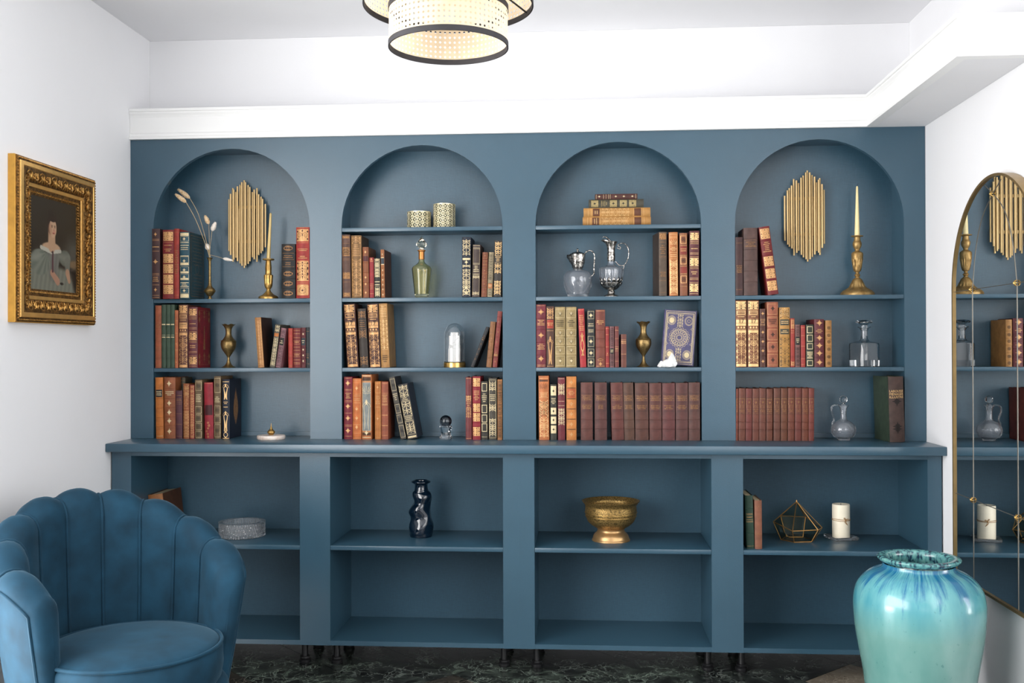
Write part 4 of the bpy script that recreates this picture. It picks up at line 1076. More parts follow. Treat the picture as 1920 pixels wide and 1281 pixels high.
# -- marble dish lid with pointed brass knob, on the worktop
Y = YU - .005
s = Y / F_PX
loc = place(508.2, Y, ZC)
t = thing('incense_dish', 'flat round marble dish with pointed brass knob on worktop', 'dish', loc)
M_PINKM = mat('pinkish_marble', (186, 164, 150), .35, var=.15, scale=50, c2=(214, 204, 196), c2pos=(.35, .6))
mm = MB(); R_ = 26.6 * s; mm.lathe([(R_ * .96, 0), (R_, .003), (R_, .012), (R_ * .97, .0155), (R_ * .2, .0165)], 48, cap0=True, cap1=True); mm.obj('marble_disc', M_PINKM, t)
mm = MB(); kz = .0167
mm.lathe(smooth_profile([(4.5 * s, kz), (5 * s, kz + .003), (7.2 * s, kz + .008), (6.5 * s, kz + .015), (3.2 * s, kz + .022), (1.6 * s, kz + .03), (.7 * s, kz + .038), (.2 * s, kz + .046)], 3), 28, cap0=True, cap1=True); mm.obj('knob', M_BRASS, t)

# -- pierced candle holders on the top shelf
def pierced(cu0, cu1, yt, yb, lab, kk):
    Y = YU + .08; s = Y / F_PX
    R_ = (cu1 - cu0) / 2 * s; H = (yb - yt) * s
    t = thing('tealight_holder', lab, 'candle holder', place((cu0 + cu1) / 2, Y, S0), 'pierced gold tealight holders')
    mm = MB(); mm.lathe([(R_ - .003, .0015), (R_ - .003, H - .002), (R_ - .0045, H - .002), (R_ - .0045, .004), (.001, .004)], 40, cap0=True); mm.obj('inner_cup', mat('dark_olive_cup', (74, 78, 56), .3, var=.02), t)
    n = 14; cw = 2 * PI / n; rows = max(2, round(H / (R_ * cw)))
    rh = (H - .004) / rows
    lat = MB()
    def rib(pts, wd):
        out = []
        m_ = len(pts)
        for i, (a, z_) in enumerate(pts):
            p, q = pts[max(i - 1, 0)], pts[min(i + 1, m_ - 1)]
            da, dz = (q[0] - p[0]) * R_, q[1] - p[1]; l = math.hypot(da, dz) or 1
            na, nz = -dz / l * wd / 2 / R_, da / l * wd / 2
            out.append([(R_ * math.cos(a + na), R_ * math.sin(a + na), z_ + nz), (R_ * math.cos(a - na), R_ * math.sin(a - na), z_ - nz)])
        lat.grid(out)
    for i in range(n):
        for j in range(rows):
            a0 = i * cw; zc = .002 + (j + .5) * rh
            rib([(a0 + cw * .5 * .98 * math.cos(q * PI / 6), zc + rh * .49 * math.sin(q * PI / 6)) for q in range(13)], .0027)
            for sx in (-1, 1):
                rib([(a0 + sx * cw * .5, zc - rh * .5), (a0, zc), (a0 - sx * cw * .5, zc + rh * .5)], .0021)
    o = lat.obj('pierced_sleeve', mat('pale_gold_metal', (240, 228, 192), .3, .75, var=.03), t, 60)
    sm = o.modifiers.new('solid', 'SOLIDIFY'); sm.thickness = .0009; sm.offset = -1
    for z0, z1, nm in ((0, .0025, 'bottom_rim'), (H - .0028, H, 'top_rim')):
        q = MB(); q.lathe([(R_ - .002, z0), (R_ + .0004, z0), (R_ + .0004, z1), (R_ - .002, z1)], 40); q.obj(nm, mat('pale_gold_metal', (236, 222, 178), .25, .8), t)
pierced(764, 808.8, 393, 425.3, 'short pierced gold tealight holder, left of the taller one', 0)
pierced(813, 854.6, 378.8, 425.2, 'taller pierced gold tealight holder on the second arch top shelf', 1)

# -- glassware helpers
def vessel(prof, wall=.002, seg=40, rf=None, floor=.005, sm=3):
    """closed-solid glass vessel from an outer profile"""
    p = smooth_profile(prof, sm) if sm else prof
    inner = [(max(r - wall, .0004), zz) for r, zz in p if zz > p[0][1] + floor]
    mm = MB()
    mm.lathe(p + list(reversed(inner)), seg, rf=rf, cap0=True, cap1=True)
    return mm
def sq(n, k):
    """radial factor turning a circle into a rounded n-gon"""
    return lambda a, r, z: r * (1 - k + k / max(math.cos((a % (2 * PI / n)) - PI / n), .5) * math.cos(PI / n) * 1.0)
# amber decanter
Y = YU + .07; s = Y / F_PX
loc = place(790.8, Y, S1)
t = thing('decanter', 'tall amber faceted glass decanter with pointed clear stopper', 'decanter', loc)
facet = lambda a, r, z: r * (1 + .025 * abs(math.cos(5 * a)) if .012 < z < .12 else r and 1.0)
M_AMBER = glass('amber_glass', (255, 246, 206), ior=1.45)
pr = [(12.5 * s, 0), (12.5 * s, .001), (11.5 * s, .003), (12.4 * s, .006)] + [(r * s, (555.5 - y) * s) for r, y in ((13, 551), (14, 542), (16, 523), (18, 505), (18.4, 500), (16, 495), (9, 490.5), (5.6, 486), (5, 478), (4.9, 470), (5.4, 467), (6.8, 465.6), (7, 464.4))]
vessel(pr, .0022, 50, facet, .01, 2).obj('glass_body', M_AMBER, t, 25)
mm = MB(); mm.lathe([(5.1 * s, 73.5 * s), (5.6 * s, 74 * s), (5.6 * s, 88 * s), (7.6 * s, 89.5 * s), (7.4 * s, 91.2 * s), (4.2 * s, 91.6 * s)], 28); mm.obj('gilt_collar', mat('copper_gilt', (178, 120, 64), .35, .7), t)
mm = MB(); mm.lathe(smooth_profile([(r * s, q * s) for r, q in ((3.8, 86), (3.9, 92), (4.5, 94.2), (8.8, 99), (9.9, 103), (5.6, 109.5), (2.2, 114), (.3, 119))], 3), 24, rf=lambda a, r, z: r * (1 + .04 * math.cos(8 * a)), cap0=True, cap1=True); mm.obj('stopper', glass('warm_clear_glass', (246, 236, 214)), t, 30)
# glass cloche with white crystal tower
Y = YU + .07; s = Y / F_PX
t = thing('cloche', 'glass dome cloche on a brass base over white crystal', 'cloche', place(852.4, Y, S2))
mm = MB(); mm.lathe([(21 * s, 0), (21 * s, 8.4 * s), (20.4 * s, 9 * s), (19 * s, 9.2 * s), (.001, 9.2 * s)], 48, cap0=True); mm.obj('brass_base', mat('polished_brass', (204, 166, 96), .22, .9), t)
dome = [(19.8, 9.3), (19.8, 20), (19.8, 50), (19.6, 62), (18.4, 68), (15, 75), (10, 80), (5, 82.4), (0.05, 83)]
mm = MB(); p = smooth_profile([(r * s, z_ * s) for r, z_ in dome], 3); mm.lathe(p, 48)
o = mm.obj('glass_dome', M_GLASS, t, 60); sm = o.modifiers.new('solid', 'SOLIDIFY'); sm.thickness = .0012; sm.offset = -1
loc = place(852.4, Y, S2)
cr = thing('selenite_tower', 'stepped white crystal tower standing inside the glass cloche', 'crystal', (loc[0], loc[1], loc[2] + 9.25 * s))
M_CRYS = mat('white_selenite', (224, 224, 222), .6, var=.08, scale=20, stretch=(1, 1, .1), bump=.4, bscale=120)
v = random.Random(4); k = 0
for x0, x1, z1, y0, nm in ((-11, 11, 26, 0, 'lower_block'), (-10, 10.5, 33, .002, 'middle_block'), (-9.5, 10, 50, -.002, 'upper_block'), (-5, 7, 56.5, 0, 'tip')):
    bm = bmesh.new(); z0 = [0, 26, 33, 50][k]; k += 1
    bm_box(bm, x0 * s, x1 * s, -9 * s + y0, 9 * s + y0, z0 * s, z1 * s, .0012)
    for q in bm.verts: q.co += Vector((v.uniform(-1, 1), v.uniform(-1, 1), 0)) * .0008
    from_bm(nm, bm, M_CRYS, cr, None)
# glass sphere on a cut glass stand
zb = ZC; Y = YU + .035; s = Y / F_PX
loc = place(835.4, Y, ZC)
t = thing('glass_stand', 'small faceted clear glass stand under the dark glass sphere', 'glass stand', loc)
mm = MB(); mm.lathe([(11, 0), (12.2, 3), (9.5, 8), (8.8, 13), (10.6, 18), (11.8, 23), (10.5, 25.6), (8.2, 26), (4.5, 24.2), (.05, 23.2)] and [(r * s, z_ * s) for r, z_ in ((11, 0), (12.2, 3), (9.5, 8), (8.8, 13), (10.6, 18), (11.8, 22.5), (10.6, 25), (8.4, 25.4), (4.5, 22.6), (.05, 21.8))], 12, cap0=True, cap1=True)
mm.obj('faceted_body', M_GLASS, t, 10)
mm = MB(); mm.lathe([(11.3 * s, .0006), (12.9 * s, 2.9 * s), (11 * s, 5 * s)], 12); mm.obj('foot_facets', M_CUT, t, 10)
t = thing('glass_sphere', 'dark smoky glass sphere resting on the faceted glass stand', 'sphere', (loc[0], loc[1], loc[2] + 33.2 * s))
mm = MB(); R_ = 11.5 * s; mm.lathe([(R_ * math.sin(PI * k / 24) + 1e-5, -R_ * math.cos(PI * k / 24)) for k in range(25)], 36); mm.obj('ball', glass('smoky_glass', (86, 94, 102), ior=1.5), t, 60)
mm = MB(); mm.lathe([(.001, -.003), (.0035, 0), (.001, .004)], 8); mm.v = [(x + .003, y, z_) for x, y, z_ in mm.v]; mm.obj('inclusion', M_CRYS, t, 60)

# -- claret jugs
Y = YU + .07; s = Y / F_PX
c0 = 1083.6; base = 553.6
t = thing('claret_jug', 'round cut glass claret jug with silver lid and handle', 'jug', place(c0, Y, S1), 'silver mounted claret jugs')
pr = [(r * s, (base - y) * s) for r, y in ((18.5, 553.6), (19.3, 551.5), (20.5, 545), (24.5, 532), (26.4, 521), (26, 514), (22, 506.5), (14, 502.5), (8, 500), (7.4, 496), (7.4, 492))]
vessel(pr, .0022, 44, None, .008, 3).obj('glass_body', M_JUG, t, 50)
cut = MB()
for k in range(12):
    a0 = 2 * PI * k / 12
    for sg in (-1, 1):
        pts = []
        for q in range(7):
            z_ = (6 + 22 * q / 6) * s; rr = (20.3 + 5.5 * min(1, q / 4)) * s
            a = a0 + sg * (q / 6) * .55
            pts.append((rr * math.cos(a), rr * math.sin(a), z_))
        cut.tube(pts, .0009, 5)
cut.obj('cut_pattern', M_CUT, t, 60)
mm = MB(); mm.lathe([(r * s, (base - y) * s) for r, y in ((8.3, 500), (10.5, 497.5), (10.6, 495.5), (13, 490), (14, 482), (14.4, 474.5), (13.4, 474), (5, 474))], 36, rf=lambda a, r, z: r * (1 + .015 * math.cos(10 * a))); mm.obj('silver_collar', M_SILVER, t, 40)
mm = MB(); mm.lathe(smooth_profile([(r * s, (base - y) * s) for r, y in ((14.6, 474.3), (14.8, 473), (11, 470.5), (6, 468.6), (2.2, 467.4), (1.6, 466.5), (2.6, 465), (1.8, 463), (.2, 462))], 3), 32, cap0=True, cap1=True); mm.obj('silver_lid', M_SILVER, t, 50)
mm = MB(); mm.grid([[((-10 - 10 * u_) * s, yy * (1 - .75 * u_) * s, (79.5 + z_ * (1 - u_ * .55) - 13 * (1 - u_) * (1 if z_ < 0 else 0) * .9) * s) for yy, z_ in ((-8, 0), (-6, -5), (0, -9), (6, -5), (8, 0))] for u_ in (0, .35, .7, 1)]); o = mm.obj('spout', M_SILVER, t, 60); q = o.modifiers.new('solid', 'SOLIDIFY'); q.thickness = .001
hp = [(1095, 474), (1100, 468.5), (1106.5, 466), (1112, 469), (1115, 476), (1114.6, 488), (1114, 500), (1113.5, 510), (1108, 515), (1104.5, 519)]
mm = MB(); hs = spline([((x - c0) * s, 0, (base - y) * s) for x, y in hp], 6); mm.tube(hs, [(.0026 + .0009 * math.sin(i * 1.25)) for i in range(len(hs))], 10); mm.obj('handle', M_SILVER, t, 60)
c0 = 1146.4; base = 554
t = thing('claret_jug', 'footed fluted glass jug with leafy silver spout and looped handle', 'jug', place(c0, Y, S1), 'silver mounted claret jugs')
pr = [(r * s, (base - y) * s) for r, y in ((8, 540), (13, 537), (18, 529), (21, 518), (22.6, 507), (22.4, 501.5), (19.5, 498.4), (12, 496.6), (7.4, 493), (6.6, 489), (6.4, 485))]
vessel(pr, .0022, 48, lambda a, r, z: r * (1 + (.035 * math.cos(12 * a) if z < 56 * s else 0)), .004, 3).obj('glass_body', M_JUG, t, 50)
mm = MB(); mm.lathe(smooth_profile([(r * s, (base - y) * s) for r, y in ((14.5, 554), (14.6, 552.5), (12, 550.5), (8, 548.6), (6.6, 546), (7, 543.5), (5.2, 541.5), (10, 539.6), (15, 536), (18.6, 530), (19.6, 527))], 3), 40, rf=lambda a, r, z: r * (1 + (.06 * math.cos(14 * a) if z > 20 * s else 0)), cap0=True); mm.obj('silver_foot', M_SILVER, t, 50)
lv = MB()
for k in range(14):
    a = 2 * PI * k / 14; pts = []
    for q, w_ in ((0, 1), (.5, .9), (1, .05)):
        r_ = (19.2 + 2.4 * q) * s; z_ = (26.5 + 10 * q) * s
        pts.append([((r_ + .0012) * math.cos(a + e * .17 * w_), (r_ + .0012) * math.sin(a + e * .17 * w_), z_) for e in (-1, 0, 1)])
    lv.grid(pts)
o = lv.obj('acanthus_leaves', M_SILVER, t, 60); q = o.modifiers.new('solid', 'SOLIDIFY'); q.thickness = .001
mm = MB(); mm.lathe(smooth_profile([(r * s, (base - y) * s) for r, y in ((6.8, 487), (7.6, 482), (7.4, 474), (7.2, 466), (8.2, 459), (11.5, 452), (12, 450.5), (10, 451), (6, 456))], 3), 28, rf=lambda a, r, z: r * (1 + .03 * math.sin(9 * a + z * 500))); mm.obj('silver_neck', M_SILVER, t, 60)
mm = MB()
lip = [[((x - c0) * s, yy * s, (base - y) * s) for yy, y in ((-wd, yt_ + 1.5), (-wd * .6, yt_ + dp), (0, yt_ + dp * 1.35), (wd * .6, yt_ + dp), (wd, yt_ + 1.5))] for x, yt_, wd, dp in ((1152, 452, 10, 5), (1144, 449, 10.5, 7), (1137, 446, 8, 6), (1131, 444.6, 4.5, 3.6), (1127.6, 446.6, 1.2, 1.2))]
mm.grid(lip); o = mm.obj('leaf_spout', M_SILVER, t, 60); q = o.modifiers.new('solid', 'SOLIDIFY'); q.thickness = .0014
mm = MB(); mm.tube([((x - c0) * s, 0, (base - y) * s) for x, y in ((1146, 450), (1142, 446), (1137, 441.5), (1133, 441), (1130.5, 443))], [.003, .0035, .0032, .0025, .001], 8); mm.obj('lid_leaf', M_SILVER, t, 60)
hp = [(1157.5, 462), (1162.5, 464.5), (1164, 461), (1160, 459), (1160, 456), (1166, 453.6), (1172.5, 455), (1178, 463), (1179, 474), (1177, 484), (1172, 493), (1166.5, 495.5), (1160, 493.5), (1155, 487.5)]
mm = MB(); hs = spline([((x - c0) * s, 0, (base - y) * s) for x, y in hp], 6); mm.tube(hs, [(.0021 + .0005 * math.sin(i * 1.1)) for i in range(len(hs))], 10)
h2 = spline([((x - c0) * s, 0, (base - y) * s) for x, y in ((1171, 493.5), (1169, 502), (1167.4, 512), (1166.6, 522), (1163, 531))], 6); mm.tube(h2, .0018, 8); mm.obj('handle', M_SILVER, t, 60)

# -- facing ornate book and white crystal (third arch, middle shelf)
Y = YU + .03
pA, pB = at(1240.6, 690, Y), at(1300.4, 690, Y)
hh = at(1270, 581, Y).z - S2
W_ = pB.x - pA.x
th = math.radians(4.0); H = hh / math.cos(th) - W_ * math.sin(th) * .9; D = .030
t = thing('book', 'violet book standing face out with an ornate gilt cover on middle shelf of third arch', 'book', (pB.x, Y + .012, S2 + .0038), SHELF['3M'][1] and 'books ' + SHELF['3M'][1], (math.radians(-6), th, math.radians(-7)))
VIO = leather((88, 84, 120))
c = MB(); c.box(-W_, 0, 0, .003, 0, H); c.obj('front_board', VIO, t, None)
c = MB(); c.box(-W_, 0, D - .003, D, 0, H); c.obj('back_board', VIO, t, None)
c = MB(); c.grid([[(-W_ - .004 * math.sin(PI * k / 6), D / 2 - D / 2 * math.cos(PI * k / 6), z_) for k in range(7)] for z_ in (0, H)]); c.obj('spine', VIO, t, 60)
c = MB(); c.box(-W_ + .003, -.003, .0032, D - .0032, .003, H - .003); c.obj('page_block', mat('gilt_page_edges', (176, 140, 84), .5, .3, stretch=(1, 40, 1)), t, None)
TT = Tool(W_, H, 0, 5)
TT.hw = W_ * .46
TT.frame('gilt', .02, .98, .0014); TT.frame('gilt', .05, .95, .0022, .93); TT.frame('gilt', .075, .925, .0008, .86)
r0 = W_ * .26
for k, (rr, tt) in enumerate(((r0, .0016), (r0 * .86, .001), (r0 * .62, .0014), (r0 * .3, .001))): TT.ring('gilt', 0, H * .5, rr, tt, 28)
for k in range(16):
    a = 2 * PI * k / 16; TT.rib('gilt', [(r0 * .3 * math.cos(a), H * .5 + r0 * .3 * math.sin(a)), (r0 * .6 * math.cos(a + .3), H * .5 + r0 * .6 * math.sin(a + .3))], .001)
    a += .2; TT.fan('gilt', (r0 * .74 * math.cos(a), H * .5 + r0 * .74 * math.sin(a)), [(r0 * .74 * math.cos(a) + .0022 * math.cos(b), H * .5 + r0 * .74 * math.sin(a) + .0022 * math.sin(b)) for b in (0, 1.57, 3.14, 4.71)])
for k in range(20):
    a = 2 * PI * k / 20; TT.ring('gilt', r0 * 1.13 * math.cos(a), H * .5 + r0 * 1.13 * math.sin(a), r0 * .15, .0009, 8)
for sx in (-1, 1):
    for sz in (-1, 1):
        cx, cz = sx * W_ * .27, H * (.5 + sz * .31); rr = W_ * .13
        TT.ring('gilt', cx, cz, rr, .0012, 20, 1.15); TT.ring('gilt', cx, cz, rr * .8, .0009, 18, 1.15)
        if not (sx > 0 and sz > 0): TT.ring('gilt', cx, cz, rr * .62, rr * .62, 16, 1.15)
        else: TT.diamond('gilt', cz / H, .001); TT.ring('gilt', cx, cz, rr * .4, .001, 12)
old = TT.hw; TT.hw = W_ * .09; TT.arab('gilt', .7, .92); TT.arab('gilt', .08, .3)
TT.hw = W_ * .3
for v0 in (.36, .64): TT.rib('gilt', [(-W_ * .4, v0 * H), (-W_ * .34, (v0 + .02) * H), (-W_ * .4, (v0 + .05) * H)], .001); TT.rib('gilt', [(W_ * .4, v0 * H), (W_ * .34, (v0 + .02) * H), (W_ * .4, (v0 + .05) * H)], .001)
V, F = TT.L['gilt']; obj('gilt_tooling', [(x - W_ / 2, y, z_) for x, y, z_ in V], F, GILT['c'], t)
# crystal cluster
Y = YU + .004; s = Y / F_PX
t = thing('crystal_cluster', 'rough white crystal lump in front of the violet ornate book', 'crystal', place(1250.5, Y, S2))
v = random.Random(8)
lumps = [(-8, 0, 11, 8), (1, 2, 15, 10), (9, 0, 24, 7), (-13, -1, 6, 5), (3, -5, 9, 8), (12, -2, 12, 6)]
for k, (x, y, z_, r_) in enumerate(lumps):
    bm = bmesh.new(); bmesh.ops.create_icosphere(bm, subdivisions=2, radius=1)
    for q in bm.verts:
        d = 1 + v.uniform(-.24, .24)
        q.co = Vector((x * s + q.co.x * r_ * s * d, y * s + q.co.y * r_ * s * d, max(.0001, z_ * s * .5 + q.co.z * d * z_ * s * .56)))
    bmesh.ops.convex_hull(bm, input=bm.verts[:])
    from_bm('crystal_point', bm, M_CRYS, t, None)

# -- square decanter (rightmost arch, middle shelf)
Y = YU + .06; s = Y / F_PX
t = thing('decanter', 'square clear glass decanter with a flat stopper', 'decanter', place(1620.4, Y, S2))
def rsq(n0):      # rounded square with chamfered corners, rotated a little
    def f(a, r, z):
        if z > n0: return r
        a2 = (a + .35) % (PI / 2) - PI / 4
        return r * min(1 / max(math.cos(a2), .3), 1.26) / 1.1
    return f
pr = [(21.4, 0), (22.6, 1.5), (22.8, 12), (22.8, 40), (22, 43), (17, 45.2), (9, 47.5), (6.4, 51), (5.8, 58), (6, 66), (8, 70), (11.4, 72), (11.6, 73.2)]
vessel([(r * s, z_ * s) for r, z_ in pr], .0035, 48, rsq(45 * s), .012, 0).obj('glass_body', M_GLASS, t, 25)
mm = MB(); mm.lathe([(r * s, z_ * s) for r, z_ in ((4.6, 56), (5, 66), (5.4, 73.6), (5.4, 76), (9, 78.5), (14.4, 80.4), (15.2, 82.2), (13.5, 84.5), (6, 86), (.1, 86.2))], 16, cap0=True, cap1=True); mm.obj('stopper', M_GLASS, t, 20)
# -- cut glass ewer on the worktop
Y = YU + .03; s = Y / F_PX
c0 = 1580.8; base = 822
t = thing('ewer', 'round cut glass ewer with handle and ball stopper on worktop', 'ewer', place(c0, Y, ZC))
pr = [(10, 0), (11.5, .8), (10.5, 2.4), (16, 7), (21, 16), (21.6, 21), (19.5, 28), (14, 34), (7.4, 37.5), (5.8, 42), (5.6, 52), (6.4, 59), (9.4, 63.6), (9.8, 64.4)]
vessel([(r * s, z_ * s) for r, z_ in pr], .0022, 44, None, .012, 3).obj('glass_body', M_JUG, t, 50)
cut = MB()
for sg in (-1, 1):
    for k in range(18):
        pts = []
        for q in range(9):
            z_ = 6 + 22 * q / 8; rr = 22 * math.sqrt(max(.05, 1 - ((z_ - 19) / 19.5) ** 2)) + .3; a = 2 * PI * k / 18 + sg * q * .09
            pts.append((rr * s * math.cos(a), rr * s * math.sin(a), z_ * s))
        cut.tube(pts, .0006, 4)
cut.obj('diamond_cutting', M_CUT, t, 60)
mm = MB(); R_ = 7.2 * s; zc = 75 * s
mm.lathe([(4.6 * s, 54 * s), (5.2 * s, 64.6 * s), (2.6 * s, 67 * s), (2.4 * s, 68.4 * s)] + [(R_ * math.sin(PI * k / 14), zc - R_ * math.cos(PI * k / 14)) for k in range(3, 15)], 14, cap0=True); mm.obj('ball_stopper', M_GLASS, t, 12)
mm = MB(); mm.tube(spline([((x - c0) * s, 0, (base - y) * s) for x, y in ((1573, 757.5), (1566, 757), (1560, 761), (1559.4, 770), (1563, 779), (1563.4, 786), (1560.5, 792), (1562, 800), (1564, 803.6))], 5), .0032, 10); mm.obj('handle', M_GLASS, t, 60)

# ------------------------------------------------------------------ things in the base cabinets
def low(u, v): return at_z(u, v, LS)
# cut crystal ashtray
p = low(454, 1005); s = p.y / F_PX
t = thing('crystal_dish', 'round cut crystal dish on the left cabinet shelf', 'dish', (p.x, p.y, LS + .0003))
R_ = 43.5 * s; H = 28 * s
cutf = lambda a, r, z: r * (1 + .035 * abs(math.sin(a * 26 + z / H * 6.3)) * abs(math.sin(a * 26 - z / H * 6.3)) - .02) if r > R_ * .9 else r
mm = MB(); mm.lathe([(R_ * .93, 0), (R_ * .99, .002)] + [(R_ * .99, .002 + (H - .002) * k / 24) for k in range(1, 24)] + [(R_ * 1.0, H), (R_ * .82, H), (R_ * .8, H * .6), (R_ * .8, .014), (.002, .012)], 312, rf=cutf, cap0=True); mm.obj('cut_wall', M_CUT2, t, 12)
mm = MB(); mm.lathe([(R_ * .72, .0125), (R_ * .76, .0145), (R_ * .7, .0135)], 60); mm.obj('inner_ring', M_CUT, t)
# dark blue crumpled vase
p = low(789.5, 1006); s = p.y / F_PX
t = thing('crumpled_vase', 'dark blue crumpled glass bottle vase', 'vase', (p.x, p.y, LS + .0003))
rows = []
pr = [(20.5, 0, 0), (21.5, 3, 0), (22.6, 12, -.3), (22.2, 24, .4), (19.6, 36, .8), (20.6, 46, -1.4), (18.4, 56, -1), (15.6, 64, 1.6), (18, 74, 2.2), (16.6, 82, 1.6), (13, 88, .8), (12, 97, .6), (13.8, 99.4, .4), (15.8, 101.4, .2), (16, 104, 0), (14, 106, 0), (11.4, 105.4, 0), (10.4, 98, .4)]
sp = spline([(a, b, c) for a, b, c in pr], 4)
mm = MB()
for q in sp:
    r_, z_, ox = q
    rows.append([((ox + (r_ + (1.3 * math.sin(3 * a + z_ * .11) + .7 * math.sin(5 * a - z_ * .19) if 6 < z_ < 86 else 0)) * math.cos(a)) * s, (r_ + (1.6 * math.sin(2 * a - z_ * .13) if 6 < z_ < 86 else 0)) * math.sin(a) * s, z_ * s) for a in [2 * PI * k / 44 for k in range(44)]])
mm.grid(rows, closed_u=True); mm.f.append(tuple(range(43, -1, -1)))
mt, nt, b = nodes('dark_blue_glass'); b.inputs['Base Color'].default_value = (*lin((10, 30, 48)), 1); b.inputs['Roughness'].default_value = .03; b.inputs['Coat Weight'].default_value = .6; b.inputs['Transmission Weight'].default_value = .45; b.inputs['IOR'].default_value = 1.5
mm.obj('glass_body', mt, t, 60)
q = MB(); q.tube([(16.2 * s * math.cos(2 * PI * k / 40), 16.2 * s * math.sin(2 * PI * k / 40), 103 * s) for k in range(40)], .0042, 8, closed=True); q.obj('rolled_lip', mt, t, 60)
# footed brass bowl
p = low(1145.5, 1013); s = p.y / F_PX
t = thing('footed_bowl', 'wide engraved brass bowl on a flared foot', 'bowl', (p.x, p.y, LS + .0003))
pr = [(35.5, 0), (35.5, 1.5), (34, 4), (32, 10), (28.5, 14), (25.5, 17), (25, 21), (28, 24), (36, 29), (43, 36), (47, 46), (48, 55), (47.6, 64), (50, 68.5), (53.5, 72.5), (54, 73.6)]
p_ = smooth_profile([(r * s, z_ * s) for r, z_ in pr], 3)
mm = MB(); k = [i for i, q in enumerate(p_) if q[1] > 24 * s][0]
mm.lathe(p_[k:] + [(p_[-1][0] - .0015, p_[-1][1] + .0004)] + [(max(r - .0022, .001), z_ + .001) for r, z_ in reversed(p_[k:-2])] + [(.002, p_[k][1] + .002)], 56); mm.obj('bowl_body', mat('engraved_brass', (156, 126, 74), .4, .75, scale=220, c2=(96, 78, 44), c2pos=(.48, .6), bump=.6, bscale=240), t, 50)
mm = MB(); mm.lathe(p_[:k + 1], 48, cap0=True); mm.obj('foot', mat('rosy_brass', (176, 140, 96), .35, .75, var=.1, bump=.15), t, 50)
for z_, r_ in ((52, 48.4), (46, 47.5)):
    q = MB(); q.tube([(r_ * s * math.cos(2 * PI * i / 48), r_ * s * math.sin(2 * PI * i / 48), z_ * s) for i in range(48)], .0014, 6, closed=True); q.obj('raised_ring', M_BRASS, t, 60)
# geometric terrarium
p = low(1495, 1013); s = p.y / F_PX
t = thing('terrarium', 'geometric glass terrarium with brass edges', 'terrarium', (p.x, p.y, LS + .0022))
apex = Vector((-1 * s, 0, 70 * s))
mid = [Vector((44 * s * math.cos(a), 40 * s * math.sin(a), h_ * s)) for a, h_ in ((PI * 1.02, 33), (PI * 1.38, 22), (PI * 1.75, 23), (0.0, 24), (PI * .33, 36), (PI * .68, 38))]
mid[3] = Vector((44 * s, -4 * s, 23 * s))
bot = [Vector((30 * s * math.cos(a), 28 * s * math.sin(a), 0)) for a in (PI * 1.02, PI * 1.38, PI * 1.75, 0, PI * .33, PI * .68)]
M_EDGE = mat('brass_edge', (176, 132, 76), .35, .8); M_PANE = glass('thin_pane', (232, 232, 222), ior=1.12)
def bar(a, b):
    mm = MB(); mm.tube([a, b], .0017, 6); mm.obj('brass_edge', M_EDGE, t, 60)
def pane(pts):
    c = sum(pts, Vector()) / len(pts); c0_ = c * .0
    n_ = (pts[1] - pts[0]).cross(pts[2] - pts[0]).normalized() * .0006
    k = len(pts); V = [tuple(q + n_) for q in pts] + [tuple(q - n_) for q in pts]
    obj('glass_pane', V, [tuple(range(k)), tuple(reversed(range(k, 2 * k)))] + [(i, i + k, (i + 1) % k + k, (i + 1) % k) for i in range(k)], M_PANE, t)
for i in range(6):
    j = (i + 1) % 6
    bar(apex, mid[i]); bar(mid[i], mid[j]); bar(mid[i], bot[i]); bar(bot[i], bot[j])
    if i != 3: pane([apex, mid[i], mid[j]])
    pane([mid[i], bot[i], bot[j], mid[j]])
q = MB(); q.tube([apex - Vector((0, 0, .002)), apex + Vector((0, 0, .006))], [.003, .0015], 8); q.obj('finial', M_EDGE, t)
# pillar candle on glass dish
p = low(1577, 1011); s = p.y / F_PX
t = thing('glass_dish', 'square thick glass dish under the pillar candle', 'dish', (p.x, p.y, LS + .0003), rot=(0, 0, .25))
mm = MB(); hw = 24 * s
def sqr(k, z_): return [(hw * k * math.copysign(min(1, abs(math.cos(a)) * 1.35), math.cos(a)), hw * k * math.copysign(min(1, abs(math.sin(a)) * 1.35), math.sin(a)), z_) for a in [2 * PI * i / 32 for i in range(32)]]
mm.grid([sqr(.92, 0), sqr(1, .004), sqr(1, .012), sqr(.96, .0135), sqr(.74, .0085), sqr(.7, .006)], closed_u=True); mm.f.append(tuple(range(31, -1, -1))); mm.f.append(tuple(len(mm.v) - 32 + i for i in range(32)))
mm.obj('dish_body', M_CUT2, t, 35)
mm = MB(); mm.lathe([(hw * .3, .0062), (hw * .36, .0066), (hw * .3, .0068)], 32); mm.obj('centre_ring', M_GLASS, t)
R_ = 15.8 * s; H = 61 * s
t = thing('pillar_candle', 'cream pillar candle tied with brown twine on the glass dish', 'candle', (p.x, p.y, LS + .0072))
mm = MB(); mm.lathe([(R_ * .97, 0), (R_, .002), (R_, H - .004), (R_ * .96, H), (R_ * .86, H), (R_ * .7, H - .004), (.001, H - .005)], 40, cap0=True); mm.obj('wax_body', M_CANDLE, t, 40)
M_TWINE = mat('brown_twine', (150, 112, 66), .9, bump=.4)
zt = H * .56
mm = MB()
mm.tube([(R_ * 1.01 * math.cos(2 * PI * i / 40), R_ * 1.01 * math.sin(2 * PI * i / 40), zt + .0012 * math.sin(2 * PI * i / 40 * 2)) for i in range(40)], .0012, 6, closed=True)
mm.tube([(R_ * 1.02 * math.cos(2 * PI * i / 40), R_ * 1.02 * math.sin(2 * PI * i / 40), zt - .0035 + .0014 * math.sin(2 * PI * i / 40)) for i in range(40)], .0011, 6, closed=True)
kx, ky = R_ * .3, -R_ * .98
